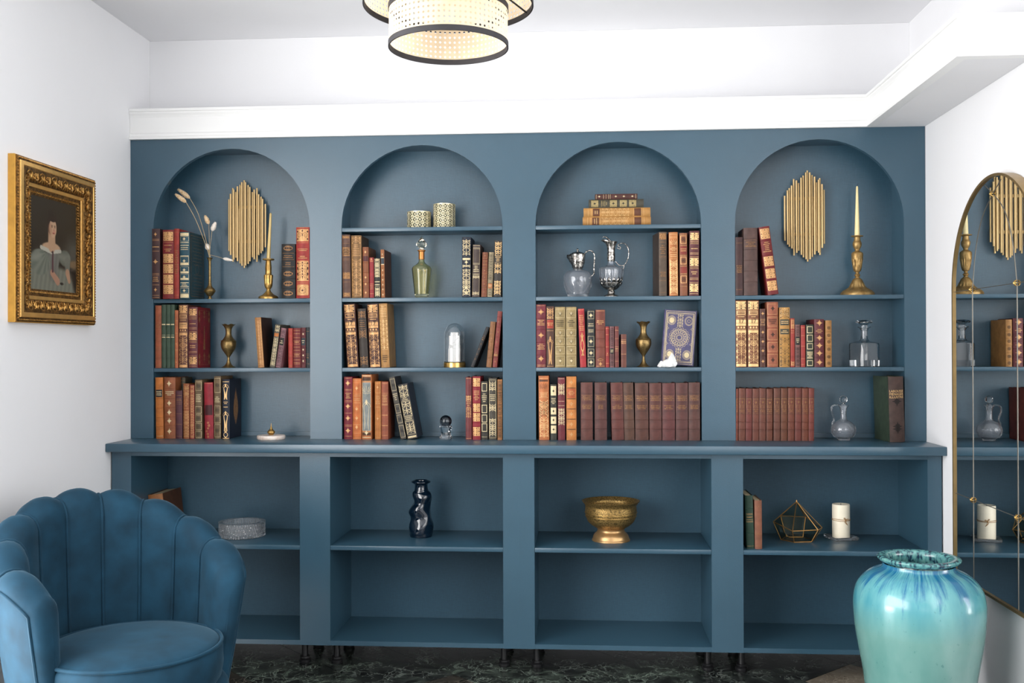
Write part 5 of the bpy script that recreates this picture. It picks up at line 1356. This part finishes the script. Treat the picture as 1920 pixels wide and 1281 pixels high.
for pts in ([(kx, ky, zt), (kx - .008, ky - .003, zt + .006), (kx - .004, ky - .004, zt + .008), (kx + .001, ky - .003, zt)], [(kx, ky, zt), (kx + .006, ky - .003, zt + .005), (kx + .009, ky - .001, zt + .003), (kx + .001, ky - .003, zt - .001)], [(kx, ky - .002, zt), (kx + .001, ky - .003, zt - .01), (kx + .007, ky - .001, zt - .02)], [(kx, ky - .002, zt), (kx - .004, ky - .003, zt - .008), (kx + .005, ky - .002, zt - .018)]):
    mm.tube(spline(pts, 4), .0010, 6)
mm.obj('twine', M_TWINE, t, 60)
mm = MB(); mm.tube([(0, 0, H - .006), (0, 0, H + .003)], .0009, 6); mm.obj('wick', M_BLACK, t)

# ------------------------------------------------------------------ velvet shell armchair
M_VELVET = mat('teal_velvet', (17, 50, 68), .8, var=.3, scale=14, c2=None, bump=.15, bscale=900, sheen=.14, spec=.2)
CX, CY, THC, DEL = -1.312, 2.803, math.radians(141), math.radians(25.19)
ch = thing('armchair', 'teal velvet armchair with scalloped shell back and round seat', 'armchair', (CX, CY, 0))
def chH(f):
    s = (f - 4) / 4; return .782 - .229 * s * s + .064 * s ** 4
def section(f, e=0.0, inset=0.0):
    """profile of the shell at petal coordinate f; e = 0..1 rounds off the free ends"""
    s = f - round(f); k = math.sqrt(max(0, 1 - e * e))
    dip = .022 * abs(2 * s) ** 2 if e == 0 else .022
    top = chH(f) - dip - (1 - k) * .09
    puff = .008 * (1 - (2 * s) ** 2) if e == 0 else 0
    h0, h1 = .036 * k, .046 * k
    out = []
    zb = .165
    for q in range(9):                                   # inner face, bottom to top
        t = q / 8; z_ = zb + (top - h1 - zb) * t
        rc = .262 + .034 * t ** 1.4; hh = h0 + (h1 - h0) * t
        out.append((rc - hh - puff * min(1, .35 + t) + .006 * math.sin(PI * t), z_))
    rc = .296
    for q in range(1, 8):                                # rolled top
        a = PI - PI * q / 8
        out.append((rc + (h1 + puff * .5) * math.cos(a), top - h1 + h1 * math.sin(a)))
    for q in range(9):                                   # outer face, top to bottom
        t = 1 - q / 8; z_ = .15 + (top - h1 - .15) * t
        rc = .236 + .06 * t ** .8; hh = h0 + (h1 - h0) * t
        out.append((rc + hh + puff * .5 * t, z_))
    return out
def at_f(f, prof):
    a = THC + (f - 4) * DEL
    return [(r * math.cos(a), r * math.sin(a), z_) for r, z_ in prof]
mm = MB(); rows = []
for q in range(5, 0, -1): rows.append(at_f(-.5 - .26 * math.sin(q / 5 * PI / 2), section(-.5, math.sin(q / 5 * PI / 2) if q < 5 else 1.0)))
NS = 12
for i in range(9):
    for k in range(NS + (i == 8)):
        f = i - .4999 + .9998 * k / NS; rows.append(at_f(f, section(f)))
for q in range(1, 6): rows.append(at_f(8.5 + .26 * math.sin(q / 5 * PI / 2), section(8.5, math.sin(q / 5 * PI / 2) if q < 5 else 1.0)))
mm.grid(rows)
mm.obj('shell_back', M_VELVET, ch, 50)
for i in range(1, 9):                                    # piping along every inner seam
    f = i - .5
    ln = [Vector(p) for p in at_f(f, section(f))[:17]]
    ax = Vector((math.cos(THC + (f - 4) * DEL), math.sin(THC + (f - 4) * DEL), 0))
    mm = MB()
    mm.tube([p - (ax * .0026 if k < 9 else -Vector((0, 0, .0018))) for k, p in enumerate(ln)], .0044, 8)
    mm.obj('piping', M_VELVET, ch, 60)
edge = [at_f(-.4999, section(-.4999))[k] for k in range(24, 16, -1)]
for i in range(9):
    for k in range(NS + (i == 8)):
        f = i - .4999 + .9998 * k / NS; edge.append(at_f(f, section(f))[16])
edge += [at_f(8.4999, section(8.4999))[k] for k in range(17, 25)]
mm = MB(); mm.tube(edge, .0045, 6); mm.obj('edge_piping', M_VELVET, ch, 60)
fx, fy = math.cos(THC + PI), math.sin(THC + PI)
sx, sy = fx * .055, fy * .055
SR = .241
sx += .012; sy -= .026
mm = MB()
mm.lathe([(SR * .97, .275), (SR, .285), (SR + .006, .32), (SR + .004, .365), (SR - .004, .378)] + [(SR * math.cos(a) * .985, .378 + .030 * math.sin(a)) for a in [PI / 2 * k / 8 for k in range(1, 8)]] + [(.002, .409)], 64, c=(sx, sy), cap0=True, cap1=True)
mm.obj('seat_cushion', M_VELVET, ch, 60)
mm = MB(); mm.tube([(sx + (SR + .001) * math.cos(2 * PI * k / 72), sy + (SR + .001) * math.sin(2 * PI * k / 72), .381) for k in range(72)], .0052, 8, closed=True); mm.obj('piping', M_VELVET, ch, 60)
mm = MB(); mm.lathe(smooth_profile([(.2, .14), (.245, .142), (.262, .16), (.268, .21), (.262, .26), (.245, .2745)], 3), 64, c=(sx * .9, sy * .9), cap0=True, cap1=True); mm.obj('seat_base', M_VELVET, ch, 60)
for k in range(4):
    a = PI / 4 + k * PI / 2
    mm = MB(); mm.lathe([(.009, 0), (.011, .003), (.019, .13), (.02, .139)], 16, c=(sx * .9 + .18 * math.cos(a), sy * .9 + .18 * math.sin(a)), cap0=True, cap1=True); mm.obj('leg', M_BRASS, ch, 40)

# ------------------------------------------------------------------ big glazed urn
Y = 3.10; s = Y / F_PX * .935                          # wide-angle stretch of a round body this far off axis
c = at(1722.5, 1046, Y)
ZR = c.z
g = thing('ceramic_urn', 'large turquoise glazed ceramic jar with blue drips under its rim', 'jar', (c.x, Y, 0))
H0 = 1046                                             # rim plane in the photo
pr = [(100, 0.0), (103, .01), (112, .045), (147, .12)]
sil = [(100, 1291), (104.5, 1258), (110, 1228), (114.5, 1203), (118.5, 1176), (121, 1146), (121, 1126), (118.5, 1110), (113, 1096), (103, 1084), (90, 1074), (75, 1067.5), (68, 1063), (66.6, 1057)]
prof = [(66 * s, 0), (70 * s, .004), (76 * s, .05), (88 * s, .13)] + [(r * s, ZR - (y - H0) * (Y / F_PX) * .985) for r, y in sil]
prof = smooth_profile(prof, 4)
lip = [(68.5 * s, ZR - .013), (74.5 * s, ZR - .008), (77 * s, ZR - .002), (76.4 * s, ZR + .002), (72 * s, ZR + .0042), (64 * s, ZR + .0035), (58.5 * s, ZR + .0005), (56 * s, ZR - .006), (55.4 * s, ZR - .014), (57 * s, ZR - .026), (66 * s, ZR - .05), (96 * s, ZR - .12), (104 * s, ZR - .2), (68 * s, .1), (.002, .08)]
def glaze(name, inner):
    mt, nt, b = nodes(name); N, L = nt.nodes.new, nt.links.new
    tc = N('ShaderNodeTexCoord')
    def noise(sc, stretch, det=4, dist=0.0):
        mp = N('ShaderNodeMapping'); mp.inputs['Scale'].default_value = stretch; L(tc.outputs['Object'], mp.inputs['Vector'])
        n = N('ShaderNodeTexNoise'); n.inputs['Scale'].default_value = sc; n.inputs['Detail'].default_value = det; n.inputs['Distortion'].default_value = dist
        L(mp.outputs['Vector'], n.inputs['Vector']); return n.outputs['Fac']
    def ramp(fac, stops):
        r = N('ShaderNodeValToRGB'); e = r.color_ramp.elements
        for i, (p, col) in enumerate(stops):
            q = e[i] if i < 2 else e.new(p)
            q.position = p; q.color = (*col, 1)
        L(fac, r.inputs['Fac']); return r.outputs['Color']
    def mix(f, a, bb):
        m_ = N('ShaderNodeMix'); m_.data_type = 'RGBA'
        for sk, v_ in (('Factor', f), ('A', a), ('B', bb)):
            if hasattr(v_, 'links') or hasattr(v_, 'is_linked'): L(v_, m_.inputs[sk])
            else: m_.inputs[sk].default_value = v_ if sk == 'Factor' else (*v_, 1)
        return m_.outputs['Result']
    sep = N('ShaderNodeSeparateXYZ'); L(tc.outputs['Object'], sep.inputs[0])
    def mth(op, a, bb):
        m_ = N('ShaderNodeMath'); m_.operation = op
        for i, v_ in enumerate((a, bb)):
            if isinstance(v_, (int, float)): m_.inputs[i].default_value = v_
            else: L(v_, m_.inputs[i])
        return m_.outputs[0]
    if inner:
        base = ramp(noise(95, (1, 1, .35), 5), [(.38, lin((26, 48, 68))), (.49, lin((78, 132, 134))), (.66, lin((106, 158, 152)))])
    else:
        body = ramp(noise(9, (1, 1, .5), 4), [(.3, lin((86, 136, 130))), (.7, lin((114, 154, 148)))])
        hi = ramp(noise(12, (1, 1, .3), 4), [(.35, lin((64, 134, 148))), (.65, lin((104, 164, 166)))])
        zz = mth('SUBTRACT', sep.outputs['Z'], ZR - .155)
        k1 = N('ShaderNodeMapRange'); L(sep.outputs['Z'], k1.inputs['Value']); k1.inputs['From Min'].default_value = ZR - .21; k1.inputs['From Max'].default_value = ZR - .12
        base = mix(k1.outputs[0], body, hi)
        cmb = N('ShaderNodeCombineXYZ'); L(sep.outputs['X'], cmb.inputs[0]); L(sep.outputs['Y'], cmb.inputs[1])
        nrm = N('ShaderNodeVectorMath'); nrm.operation = 'NORMALIZE'; L(cmb.outputs[0], nrm.inputs[0])
        ad = N('ShaderNodeVectorMath'); ad.operation = 'ADD'; L(nrm.outputs[0], ad.inputs[0])
        c2_ = N('ShaderNodeCombineXYZ'); L(mth('MULTIPLY', sep.outputs['Z'], 0.9), c2_.inputs[2]); L(c2_.outputs[0], ad.inputs[1])
        ns = N('ShaderNodeTexNoise'); ns.inputs['Scale'].default_value = 7.5; ns.inputs['Detail'].default_value = 5; ns.inputs['Roughness'].default_value = .68
        L(ad.outputs[0], ns.inputs['Vector']); st = ns.outputs['Fac']
        k2 = N('ShaderNodeMapRange'); L(sep.outputs['Z'], k2.inputs['Value']); k2.inputs['From Min'].default_value = ZR - .135; k2.inputs['From Max'].default_value = ZR - .03; k2.inputs['To Min'].default_value = -.16; k2.inputs['To Max'].default_value = .12
        fr = ramp(mth('ADD', st, k2.outputs[0]), [(.49, (0, 0, 0)), (.66, (1, 1, 1))])
        sp_ = N('ShaderNodeSeparateColor'); L(fr, sp_.inputs[0])
        base = mix(sp_.outputs[0], base, lin((30, 98, 136)))
        sk = ramp(noise(90, (1, 1, .6), 2), [(.70, (0, 0, 0)), (.78, (.5, .5, .5))]); s2 = N('ShaderNodeSeparateColor'); L(sk, s2.inputs[0])
        base = mix(s2.outputs[0], base, lin((60, 110, 112)))
    L(base, b.inputs['Base Color']); b.inputs['Roughness'].default_value = .24; b.inputs['Coat Weight'].default_value = .35; b.inputs['Coat Roughness'].default_value = .12
    nb = N('ShaderNodeBump'); nb.inputs['Strength'].default_value = .25; nb.inputs['Distance'].default_value = .006
    L(noise(14, (1, 1, 1), 2), nb.inputs['Height']); L(nb.outputs['Normal'], b.inputs['Normal'])
    return mt
wob = lambda a, r, z_: r * (1 + .006 * math.sin(a * 2 + 1) + .004 * math.sin(3 * a + z_ * 14))
mm = MB(); mm.lathe(prof, 96, rf=wob, cap0=True); mm.obj('body', glaze('turquoise_glaze', False), g, 60)
mm = MB(); mm.lathe(smooth_profile([(66.4 * s, ZR - .012)] + lip, 3), 96, rf=wob); mm.obj('rim', glaze('speckled_rim_glaze', True), g, 60)

# ------------------------------------------------------------------ arched mirror on the right wall
MX = XR - .030
yl = at_x(1789, 700, MX).y; yc = at_x(1862, 400, MX).y; MR = yl - yc
z_ap = at_x(1862, 329, MX).z; zs = z_ap - MR; zb = at_x(1918, 1154, MX).z
mr = thing('arched_mirror', 'tall arched mirror with thin brass frame and leaded lines', 'mirror', (XR, yc, zb))
def outline(r, zlow, n=40):
    pts = [(r, zlow)] + [(r * math.cos(PI * k / n), zs + r * math.sin(PI * k / n)) for k in range(n + 1)] + [(-r, zlow)]
    return pts
ol = outline(MR - .004, zb + .004)
V = [(-.030, y, z_ - zb) for y, z_ in ol] + [(-.024, y, z_ - zb) for y, z_ in ol]; n_ = len(ol)
mt, nt, b = nodes('mirror_silver'); b.inputs['Base Color'].default_value = (.86, .88, .88, 1); b.inputs['Metallic'].default_value = 1; b.inputs['Roughness'].default_value = .008
obj('mirror_glass', V, [tuple(range(n_)), tuple(reversed(range(n_, 2 * n_)))] + [(i, i + n_, (i + 1) % n_ + n_, (i + 1) % n_) for i in range(n_)], mt, mr)
V = [(-.0238, y * .985, (z_ - zb) * .99 + .006) for y, z_ in ol] + [(-.001, y * .985, (z_ - zb) * .99 + .006) for y, z_ in ol]
obj('backing_board', V, [tuple(range(n_)), tuple(reversed(range(n_, 2 * n_)))] + [(i, i + n_, (i + 1) % n_ + n_, (i + 1) % n_) for i in range(n_)], M_BLACK, mr)
o1, o0 = outline(MR + .004, zb - .004), outline(MR - .0042, zb + .0042)
mm = MB()
rows = []
for (a, b_), (c_, d_) in zip(o1, o0):
    rows.append([(-.036, a, b_ - zb), (-.036, c_, d_ - zb), (-.002, c_, d_ - zb), (-.002, a, b_ - zb)])
mm.grid(rows, closed_u=True, closed_v=True); mm.obj('frame', mat('brushed_bronze', (152, 126, 84), .35, .8, var=.1), mr, 40)
M_LEAD = mat('lead_came', (120, 116, 108), .35, .7)
def strip(name, pts, r_=.0014, mtl=M_LEAD):
    q = MB(); q.tube([(-.0303, y, z_ - zb) for y, z_ in pts], r_, 6); q.obj(name, mtl, mr, 60)
y1 = at_x(1824, 700, MX).y - yc; z1 = at_x(1822, 543, MX).z; z2 = at_x(1826, 938, MX).z
# vertical lines, two cross lines, crossing gothic arcs
for sg in (1, -1): strip('leaded_line', [(sg * y1, zb + .006), (sg * y1, z1)])
for zz in (z1, z2): strip('leaded_line', [(MR - .006, zz), (-MR + .006, zz)], .0012)
# arcs: from one vertical up through the centre crossing and on to the far rim
zx = at_x(1862, 363, MX).z
for sg in (1, -1):
    P0, P1 = (sg * y1, z1), (0, zx)
    pts = [P0, (sg * y1 * .82, z1 + (zx - z1) * .45), (sg * y1 * .5, z1 + (zx - z1) * .78), P1]
    k = 1
    while k < 20:
        q = (-sg * y1 * .12 * k, zx + (zx - z1) * .04 * k)
        if math.hypot(q[0], q[1] - zs) > MR - .008: break
        pts.append(q); k += 1
    strip('leaded_line', spline(pts, 4), .0013)
for y, z_ in ((y1, z1), (-y1, z1), (y1, z2), (-y1, z2), (0, zx)):
    q = MB()
    for k in range(6):
        a = PI * k / 3
        q.tube([(-.0325, y, z_ - zb), (-.0375, y + .004 * math.cos(a), z_ - zb + .004 * math.sin(a)), (-.0325, y + .0105 * math.cos(a), z_ - zb + .0105 * math.sin(a))], [.002, .0024, .0008], 6)
    q.obj('brass_knot', M_BRASS, mr, 60)

# ------------------------------------------------------------------ two-tier cane pendant lamp
Y = 2.35; s = Y / F_PX
lc = at(841, 90, Y)
lp = thing('pendant_lamp', 'two-tier woven cane drum pendant lamp with black rims', 'lamp', (lc.x, Y, lc.z))
M_CANE = mat('woven_cane', (224, 204, 174), .6, var=.1, scale=60)
mtc = M_CANE.node_tree; bs = mtc.nodes['Principled BSDF']
tl = mtc.nodes.new('ShaderNodeBsdfTranslucent'); ms = mtc.nodes.new('ShaderNodeMixShader'); tl.inputs[0].default_value = (*lin((238, 218, 188)), 1)
ms.inputs[0].default_value = .35
mtc.links.new(bs.outputs[0], ms.inputs[1]); mtc.links.new(tl.outputs[0], ms.inputs[2]); mtc.links.new(ms.outputs[0], mtc.nodes['Material Output'].inputs['Surface'])
def cane(name, R_, z0, z1):
    nr = max(4, round((z1 - z0) / .0118)); ph = (z1 - z0) / nr; nc = round(2 * PI * R_ / ph); da = 2 * PI / nc
    mm = MB()
    P_ = lambda a, z_: (R_ * math.cos(a), R_ * math.sin(a), z_)
    for i in range(nc):
        for j in range(nr):
            a0, zz = i * da, z0 + j * ph
            o_ = [(0, 0), (.5, 0), (1, 0), (1, .5), (1, 1), (.5, 1), (0, 1), (0, .5)]
            h = [(.5 + .235 * math.cos(PI * 1.25 + k * PI / 4), .5 + .235 * math.sin(PI * 1.25 + k * PI / 4)) for k in range(8)]
            n = len(mm.v)
            mm.v += [P_(a0 + u_ * da, zz + v_ * ph) for u_, v_ in o_] + [P_(a0 + u_ * da, zz + v_ * ph) for u_, v_ in h]
            mm.f += [(n + k, n + (k + 1) % 8, n + 8 + (k + 1) % 8, n + 8 + k) for k in range(8)]
    o = obj(name, mm.v, mm.f, M_CANE, lp); shade(o.data, 60)
    return o
M_RIM = mat('black_fabric_rim', (34, 32, 36), .7, var=.2)
def rim(z0, h, R_):
    q = MB(); q.lathe([(R_ - .0016, z0), (R_ + .0018, z0), (R_ + .0018, z0 + h), (R_ - .0016, z0 + h), (R_ - .0016, z0)], 96); q.obj('rim', M_RIM, lp, 40)
R1, R2 = 112 * s, 159.5 * s
h1 = .096; zu = at(841, 12, Y).z - lc.z
cane('lower_drum', R1, .0, h1); rim(-.001, .0125, R1); rim(h1 - .011, .012, R1)
cane('upper_drum', R2, zu, zu + .14); rim(zu - .001, .0125, R2); rim(zu + .129, .012, R2)
ztop = CE - lc.z
for k in range(3):
    a = .42 + k * 2 * PI / 3
    q = MB(); q.tube([(.012 * math.cos(a), .012 * math.sin(a), zu + .12), (R2 * math.cos(a), R2 * math.sin(a), zu + .006)], .0022, 6); q.obj('spoke', M_BLACK, lp, 60)
    q = MB(); q.tube([(.012 * math.cos(a), .012 * math.sin(a), zu + .1), (R1 * math.cos(a), R1 * math.sin(a), h1 - .004)], .0018, 6); q.obj('spoke', M_BLACK, lp, 60)
q = MB(); q.lathe([(.02, zu + .09), (.02, zu + .14), (.008, zu + .15), (.005, zu + .16), (.005, ztop - .02), (.05, ztop - .018), (.05, ztop - .0005)], 24, cap0=True, cap1=True); q.obj('lamp_holder', M_BLACK, lp, 40)
mt, nt, b = nodes('lit_bulb'); b.inputs['Emission Color'].default_value = (1, .92, .8, 1); b.inputs['Emission Strength'].default_value = 2; b.inputs['Base Color'].default_value = (1, .95, .85, 1)
zbulb = zu + .06
q = MB(); q.lathe([(.028 * math.sin(PI * k / 14) + 1e-4, zbulb - .03 * math.cos(PI * k / 14)) for k in range(15)], 24); q.obj('bulb', mt, lp, 60)
l = bpy.data.lights.new('bulb_light', 'POINT'); l.energy = .15; l.color = (1, .95, .88); l.shadow_soft_size = .03
lo_ = bpy.data.objects.new('bulb_light', l); COL.objects.link(lo_); lo_.location = (lc.x, Y, lc.z + zu + .02)

# ------------------------------------------------------------------ portrait in a gilt frame on the left wall
y0 = at_x(14.5, 450, XL).y; y1_ = at_x(176.5, 470, XL + .022).y
zt_, zb_ = at_x(16, 288, XL).z, at_x(14, 604, XL).z
Wp, Hp = y1_ - y0, zt_ - zb_
pt = thing('framed_portrait', 'oil portrait of a seated woman in a carved gilt frame on the left wall', 'painting', (XL, (y0 + y1_) / 2, (zt_ + zb_) / 2))
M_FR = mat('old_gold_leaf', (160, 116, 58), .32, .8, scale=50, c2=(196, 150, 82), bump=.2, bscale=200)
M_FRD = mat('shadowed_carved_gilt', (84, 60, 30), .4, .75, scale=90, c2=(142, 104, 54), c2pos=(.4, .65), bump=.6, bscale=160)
M_SLIP = mat('glint_toned_gilt_slip', (226, 178, 104), .3, .7, var=.08)  # paler gilt: the window's reflection is put into the colour
FS = 1.15
def frame_ring(name, prof, mtl, smooth=30):
    rows = []
    for i, c_ in prof:
        w2, h2 = Wp / 2 - i * FS, Hp / 2 - i * FS
        rows.append([(c_, -w2, -h2), (c_, w2, -h2), (c_, w2, h2), (c_, -w2, h2)])
    q = MB(); q.grid(rows, closed_u=True); return q.obj(name, mtl, pt, smooth)
frame_ring('outer_side', [(0, .0005), (0, .022), (.003, .024)], mat('yellow_gilt_side', (206, 154, 66), .45, .4))
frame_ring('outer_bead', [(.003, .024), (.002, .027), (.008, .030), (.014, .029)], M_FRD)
frame_ring('outer_slip', [(.014, .029), (.015, .034), (.026, .036), (.028, .034)], M_SLIP)
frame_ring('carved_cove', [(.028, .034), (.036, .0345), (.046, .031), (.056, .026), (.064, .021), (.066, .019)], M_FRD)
frame_ring('inner_slip', [(.066, .019), (.067, .0205), (.076, .0195), (.077, .017)], M_SLIP)
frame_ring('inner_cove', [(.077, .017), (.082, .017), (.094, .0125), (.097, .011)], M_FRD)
orn = MB(); beads = MB()
def along(i, fn, step, c_):
    w2, h2 = Wp / 2 - i * FS, Hp / 2 - i * FS
    for side in range(4):
        L = 2 * (w2 if side % 2 == 0 else h2); n = max(1, int(L / step))
        for k in range(n):
            t = -L / 2 + L * (k + .5) / n
            # local axes: along, inward
            if side == 0: o_, ax, iw = (t, -h2), (1, 0), (0, 1)
            elif side == 1: o_, ax, iw = (w2, t), (0, 1), (-1, 0)
            elif side == 2: o_, ax, iw = (-t, h2), (-1, 0), (0, -1)
            else: o_, ax, iw = (-w2, -t), (0, -1), (1, 0)
            fn(lambda a, b_, c2: (c_ + c2, o_[0] + ax[0] * a + iw[0] * b_, o_[1] + ax[1] * a + iw[1] * b_), k)
def scroll(Pf, k):
    f = 1 if k % 2 else -1
    orn.tube([Pf(-.024, -.014 * f, 0)] + [Pf(.019 * (1 - q / 14) * math.cos(q * .62), f * .0165 * (1 - q / 15) * math.sin(q * .62), .003) for q in range(14)], [.003] + [.0044 - .00012 * q for q in range(14)], 6)
    for e in (-1, 0, 1): orn.tube([Pf(.017 * e - .004, -.018 * f, 0), Pf(.006 * e, -.006 * f, .004), Pf(.020 * e + .004, .018 * f, 0)], [.0012, .004, .001], 6)
along(.047, scroll, .036, .028)
orn.obj('scroll_carving', M_FR, pt, 60)['kind'] = 'stuff'
along(.007, lambda Pf, k: beads.tube([Pf(-.004, 0, 0), Pf(0, 0, .0016), Pf(.004, 0, 0)], [.0012, .0032, .0012], 5), .0098, .028)
along(.088, lambda Pf, k: beads.tube([Pf(-.004, -.003, 0), Pf(0, .001, .002), Pf(.004, .004, 0)], [.001, .003, .001], 5), .0098, .014)
beads.obj('beading', M_FR, pt, 60)['kind'] = 'stuff'
# the picture itself: painted as colours on a canvas
w2, h2 = Wp / 2 - .0965 * FS, Hp / 2 - .0965 * FS
NX, NY = 110, 130
def sm(x): x = max(0, min(1, x)); return x * x * (3 - 2 * x)
def mixc(a, b_, t): return tuple(p + (q - p) * t for p, q in zip(a, b_))
def ell(x, y, cx, cy, rx, ry, soft=.12, rot=0.0):
    dx, dy = x - cx, y - cy
    if rot: dx, dy = dx * math.cos(rot) + dy * math.sin(rot), -dx * math.sin(rot) + dy * math.cos(rot)
    return sm((1 - math.hypot(dx / rx, dy / ry)) / soft + .5)
def capsule(x, y, x0, y0_, x1, y1__, r0, r1_, soft=.3):
    dx, dy = x1 - x0, y1__ - y0_; t = max(0, min(1, ((x - x0) * dx + (y - y0_) * dy) / (dx * dx + dy * dy)))
    return sm((1 - math.hypot(x - x0 - dx * t, (y - y0_ - dy * t)) / (r0 + (r1_ - r0) * t)) / soft + .5)
def picture(x, y):          # x 0..1 left to right, y 0..1 top to bottom
    c_ = mixc((56, 47, 34), (38, 32, 24), sm(y * 1.2))
    c_ = mixc(c_, (92, 94, 88), .75 * ell(x, y, 1.0, .58, .26, .2, 1.2)); c_ = mixc(c_, (150, 116, 78), .7 * ell(x, y, .98, .68, .16, .05, 1))
    c_ = mixc(c_, (34, 26, 20), sm((y - .7) * 12) * sm((x - .7) * 6))
    fold = .5 + .5 * math.sin(x * 70 + y * 16)
    dress = mixc((120, 122, 108), (168, 168, 150), fold * .35)
    c_ = mixc(c_, dress, sm((y - (.80 - .12 * (1 - abs(x - .45)))) * 14) * sm((.93 - x + (y - .8) * .5) * 9))
    c_ = mixc(c_, mixc(dress, (90, 84, 92), .25), capsule(x, y, .48, .62, .47, .8, .15, .1))
    f2 = .5 + .5 * math.sin(math.atan2(y - .58, x - .36) * 16)
    c_ = mixc(c_, mixc((104, 110, 98), (160, 162, 146), f2 * .5), ell(x, y, .2, .7, .21, .14, .2)); c_ = mixc(c_, (150, 152, 138), ell(x, y, .14, .64, .1, .06, .8) * .6)
    c_ = mixc(c_, mixc((108, 112, 100), (158, 158, 142), f2 * .5), ell(x, y, .74, .62, .13, .09, .25))
    c_ = mixc(c_, (120, 122, 110), capsule(x, y, .8, .66, .8, .78, .06, .05))
    c_ = mixc(c_, (190, 148, 118), capsule(x, y, .8, .78, .84, .87, .045, .03)); c_ = mixc(c_, (186, 140, 114), capsule(x, y, .45, .8, .58, .89, .035, .045))
    c_ = mixc(c_, (206, 168, 134), ell(x, y, .44, .525, .2, .055, .3)); c_ = mixc(c_, (196, 192, 176), capsule(x, y, .22, .54, .44, .575, .022, .022)); c_ = mixc(c_, (196, 192, 176), capsule(x, y, .44, .575, .64, .55, .022, .02))
    c_ = mixc(c_, (202, 162, 128), capsule(x, y, .45, .38, .45, .5, .075, .08))
    c_ = mixc(c_, (50, 34, 25), ell(x, y, .46, .275, .118, .115, .2)); c_ = mixc(c_, (46, 32, 24), ell(x, y, .43, .16, .06, .05, .25))
    c_ = mixc(c_, (214, 174, 140), ell(x, y, .475, .31, .078, .105, .14)); c_ = mixc(c_, (186, 136, 106), ell(x, y, .41, .33, .04, .07, .8) * .6); c_ = mixc(c_, (222, 150, 126), ell(x, y, .5, .345, .03, .02, .8) * .7)
    c_ = mixc(c_, (50, 34, 25), ell(x, y, .475, .213, .075, .03, .4))
    for ex in (.455, .515): c_ = mixc(c_, (56, 38, 30), ell(x, y, ex, .298, .014, .006, .7) * .85); c_ = mixc(c_, (84, 58, 42), ell(x, y, ex, .282, .022, .005, .6) * .8)
    c_ = mixc(c_, (172, 120, 92), ell(x, y, .497, .33, .008, .02, .8) * .7); c_ = mixc(c_, (160, 70, 62), ell(x, y, .49, .364, .026, .008, .5))
    c_ = mixc(c_, (92, 58, 66), capsule(x, y, .47, .57, .47, .78, .014, .02)); c_ = mixc(c_, (60, 40, 44), ell(x, y, .46, .575, .02, .01, .5))
    c_ = mixc(c_, (52, 46, 40), ell(x, y, .67, .91, .04, .014, .5))
    return tuple(v_ * .82 for v_ in c_)
V, F, CL = [], [], []
for j in range(NY + 1):
    for i in range(NX + 1):
        V.append((.0108, -w2 + 2 * w2 * i / NX, h2 - 2 * h2 * j / NY)); CL.append(picture(i / NX, j / NY))
for j in range(NY):
    for i in range(NX):
        a = j * (NX + 1) + i; F.append((a, a + NX + 1, a + NX + 2, a + 1))
o = obj('canvas', V, F, None, pt)
at_ = o.data.color_attributes.new('paint', 'FLOAT_COLOR', 'POINT')
for i, c_ in enumerate(CL): at_.data[i].color = (*lin(c_), 1)
mt, nt, b = nodes('oil_paint'); vc = nt.nodes.new('ShaderNodeVertexColor'); vc.layer_name = 'paint'
nt.links.new(vc.outputs['Color'], b.inputs['Base Color']); b.inputs['Roughness'].default_value = .4
nz = nt.nodes.new('ShaderNodeTexNoise'); nz.inputs['Scale'].default_value = 260; bp = nt.nodes.new('ShaderNodeBump'); bp.inputs['Strength'].default_value = .15; bp.inputs['Distance'].default_value = .001
nt.links.new(nz.outputs['Fac'], bp.inputs['Height']); nt.links.new(bp.outputs['Normal'], b.inputs['Normal'])
o.data.materials.append(mt)
